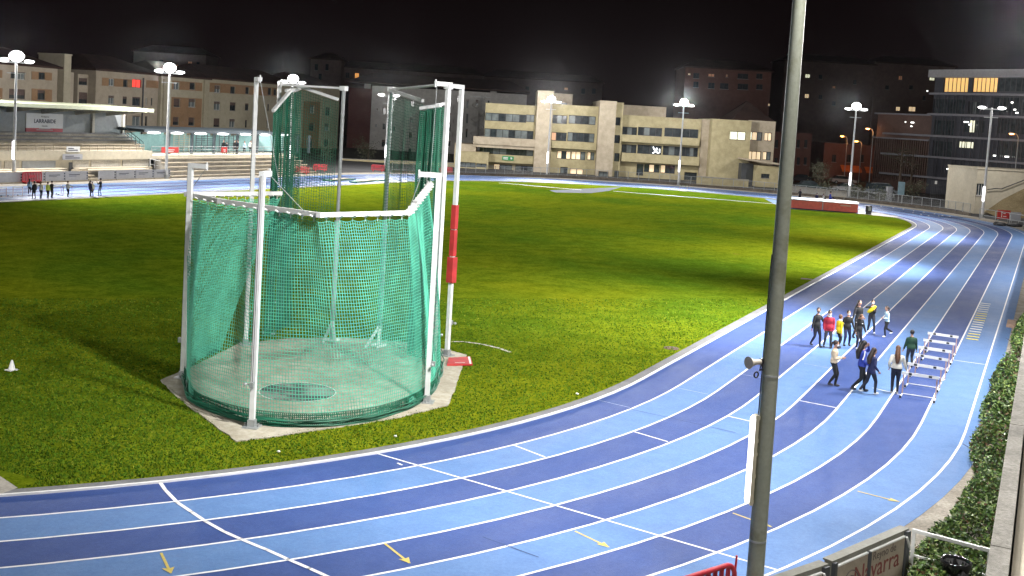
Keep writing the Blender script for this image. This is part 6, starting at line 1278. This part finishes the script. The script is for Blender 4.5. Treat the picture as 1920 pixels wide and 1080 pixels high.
vs = [V3((q.x+(r+rnd.uniform(-.008, .008))*math.cos(2*PI*k/n), q.y+(r+rnd.uniform(-.008, .008))*math.sin(2*PI*k/n), z+rnd.uniform(-.012, .012)-(.05*math.sin(k*1.1) if i == 4 else 0))) for i, (r, z) in enumerate(prof) for k in range(n)]
mb.add(vs, [(i*n+k, i*n+(k+1) % n, (i+1)*n+(k+1) % n, (i+1)*n+k) for i in range(len(prof)-1) for k in range(n)], 0, True); mb.add([v for v in vs[:n]], [tuple(range(n))]); mb.obj('liner', mat('shiny_black_liner', (.012, .012, .014), .18, spec=.8), t)
# ================================================================== floodlights and added fill lamps
def spot(name, loc, target, power, size=2.0, blend=1.0, rad=.25, col=(1, .97, .95)):
    l = bpy.data.lights.new(name, 'SPOT'); l.energy = power; l.spot_size = size; l.spot_blend = blend; l.shadow_soft_size = rad; l.color = col
    o = bpy.data.objects.new(name, l); C.objects.link(o); o.location = loc
    o.rotation_euler = (V3(target)-V3(loc)).to_track_quat('-Z', 'Y').to_euler(); return o
def glow(name, loc, power, col=(1, .97, .95), rad=.3):
    l = bpy.data.lights.new(name, 'POINT'); l.energy = power; l.shadow_soft_size = rad; l.color = col
    o = bpy.data.objects.new(name, l); C.objects.link(o); o.location = loc; return o
def mast_light(x, y, h, p_in, p_out, reach=17, toward=None, size=2.1, rad=.25):
    yy = min(max(y, 12), 66); tgt = toward or (0 if abs(x) > 20 or True else x, yy); d = V3((tgt[0]-x, tgt[1]-y, 0)).normalized()
    if p_in: spot('flood_and_fill_beam', (x+d.x*1.9, y+d.y*1.9, h+1.0), (x+d.x*reach, y+d.y*reach, 0), p_in, size, 1.0, rad)
    if p_out: glow('flood_and_fill_spill', (x-d.x*1.3, y-d.y*1.3, h+.6), p_out)
mast_light(nb.x, nb.y, 14.2, 27000, 9000, 13, (22, -4), 1.7, .5)
mast_light(42, RM[1]+4, 12, 74000, 0, 20, (20, RM[1]+3), 1.22, .5); mast_light(42, RM[1], 12, 12000, 0, 8, (20, RM[1]), 1.8, .5); glow('flood_and_fill_spill', (38.4, RM[1]-7, 12), 11000)  # last one: unseen point lamp added above the strip to brighten the hedge
mast_light(42.5, 40, 12, 80000, 0, 21, (10, 40), 1.2, .6); mast_light(42.5, 42, 12, 4000, 7000, 8, (20, 44), 2.0, .6)
mast_light(42.5, 70, 12, 60000, 0, 21, (10, 66), 1.25, .6); mast_light(42.5, 72, 12, 4000, 6000, 8, (20, 72), 2.0, .6)
mast_light(9, -42, 12, 26000, 1200, 11, (15, 0), 1.65, .8)
mast_light(-22, -37, 12, 18000, 0, 11, (-10, 0), 1.6, .8)
mast_light(-22, -37, 12, 48000, 0, 28, (-4, 0), 1.4, .8)  # second beam added as fill for the dark left field
spot('flood_and_fill_beam', (46, -31, 12), (39.6, -9, 0), 11000, .8, 1, .4)  # unseen spot added behind the camera, narrowed to brighten parapet and boards
for i_, (x, y, h, cl) in enumerate(MAST_POS):
    mast_light(x, y, h, 66000 if cl else 34000, ((13000 if x < -30 else 6000) if cl else (15000 if x < -30 else 4500)), 25, None, 1.5, .6)
for x in (288, 332, 376, 418, 460, 497, 535): glow('strip_lamp_light', (-48.2, yX(x, 249, -47.1), zc-.35), 230, (.9, 1, 1), .3)
for p in SODIUM: glow('street_lamp_light', p-V3((0, 0, .35)), 260, (1, .36, .10), .2)
print('RM', RM, 'NB', nb)
# ================================================================== thin haze added to make halos round the lamps
hm = bpy.data.materials.new('halo_haze'); hm.use_nodes = True; hn = hm.node_tree; hn.nodes.remove(hn.nodes['Principled BSDF'])
pv = hn.nodes.new('ShaderNodeVolumePrincipled'); pv.inputs['Color'].default_value = (.9, .9, .95, 1); pv.inputs['Density'].default_value = .000022; pv.inputs['Anisotropy'].default_value = .955
hn.links.new(pv.outputs['Volume'], hn.nodes['Material Output'].inputs['Volume'])
g = MB(); g.box(-430, 360, -160, 712, -1.1, 62); struct(g.obj('haze', hm), 'stuff')
# ================================================================== world and render settings
w = bpy.data.worlds.new('World'); sc.world = w; w.use_nodes = True; nt = w.node_tree; bg = nt.nodes['Background']
sky = nt.nodes.new('ShaderNodeTexSky'); sky.sky_type = 'NISHITA'; sky.sun_disc = False; sky.sun_elevation = math.radians(-4); sky.sun_rotation = math.radians(200)
tc = nt.nodes.new('ShaderNodeTexCoord'); sx = nt.nodes.new('ShaderNodeSeparateXYZ'); nt.links.new(tc.outputs['Generated'], sx.inputs[0])
rp = nt.nodes.new('ShaderNodeValToRGB'); e = rp.color_ramp.elements; e[0].position, e[1].position = 0.0, .30
e[0].color = (.0042, .0024, .0026, 1); e[1].color = (.0016, .0008, .0010, 1)
nt.links.new(sx.outputs['Z'], rp.inputs['Fac'])
mx = nt.nodes.new('ShaderNodeMix'); mx.data_type = 'RGBA'; mx.blend_type = 'ADD'; mx.inputs['Factor'].default_value = .004
nt.links.new(rp.outputs['Color'], mx.inputs['A']); nt.links.new(sky.outputs['Color'], mx.inputs['B']); nt.links.new(mx.outputs['Result'], bg.inputs['Color'])
bg.inputs['Strength'].default_value = 1.0
vs = sc.view_settings; vs.view_transform = 'Standard'; vs.look = 'None'; vs.exposure = 0; vs.gamma = 1; vs.use_curve_mapping = False
sc.cycles.max_bounces = 5; sc.cycles.diffuse_bounces = 2; sc.cycles.glossy_bounces = 2; sc.cycles.transparent_max_bounces = 6
sc.cycles.sample_clamp_indirect = 4; sc.cycles.sample_clamp_direct = 0; sc.cycles.use_denoising = True
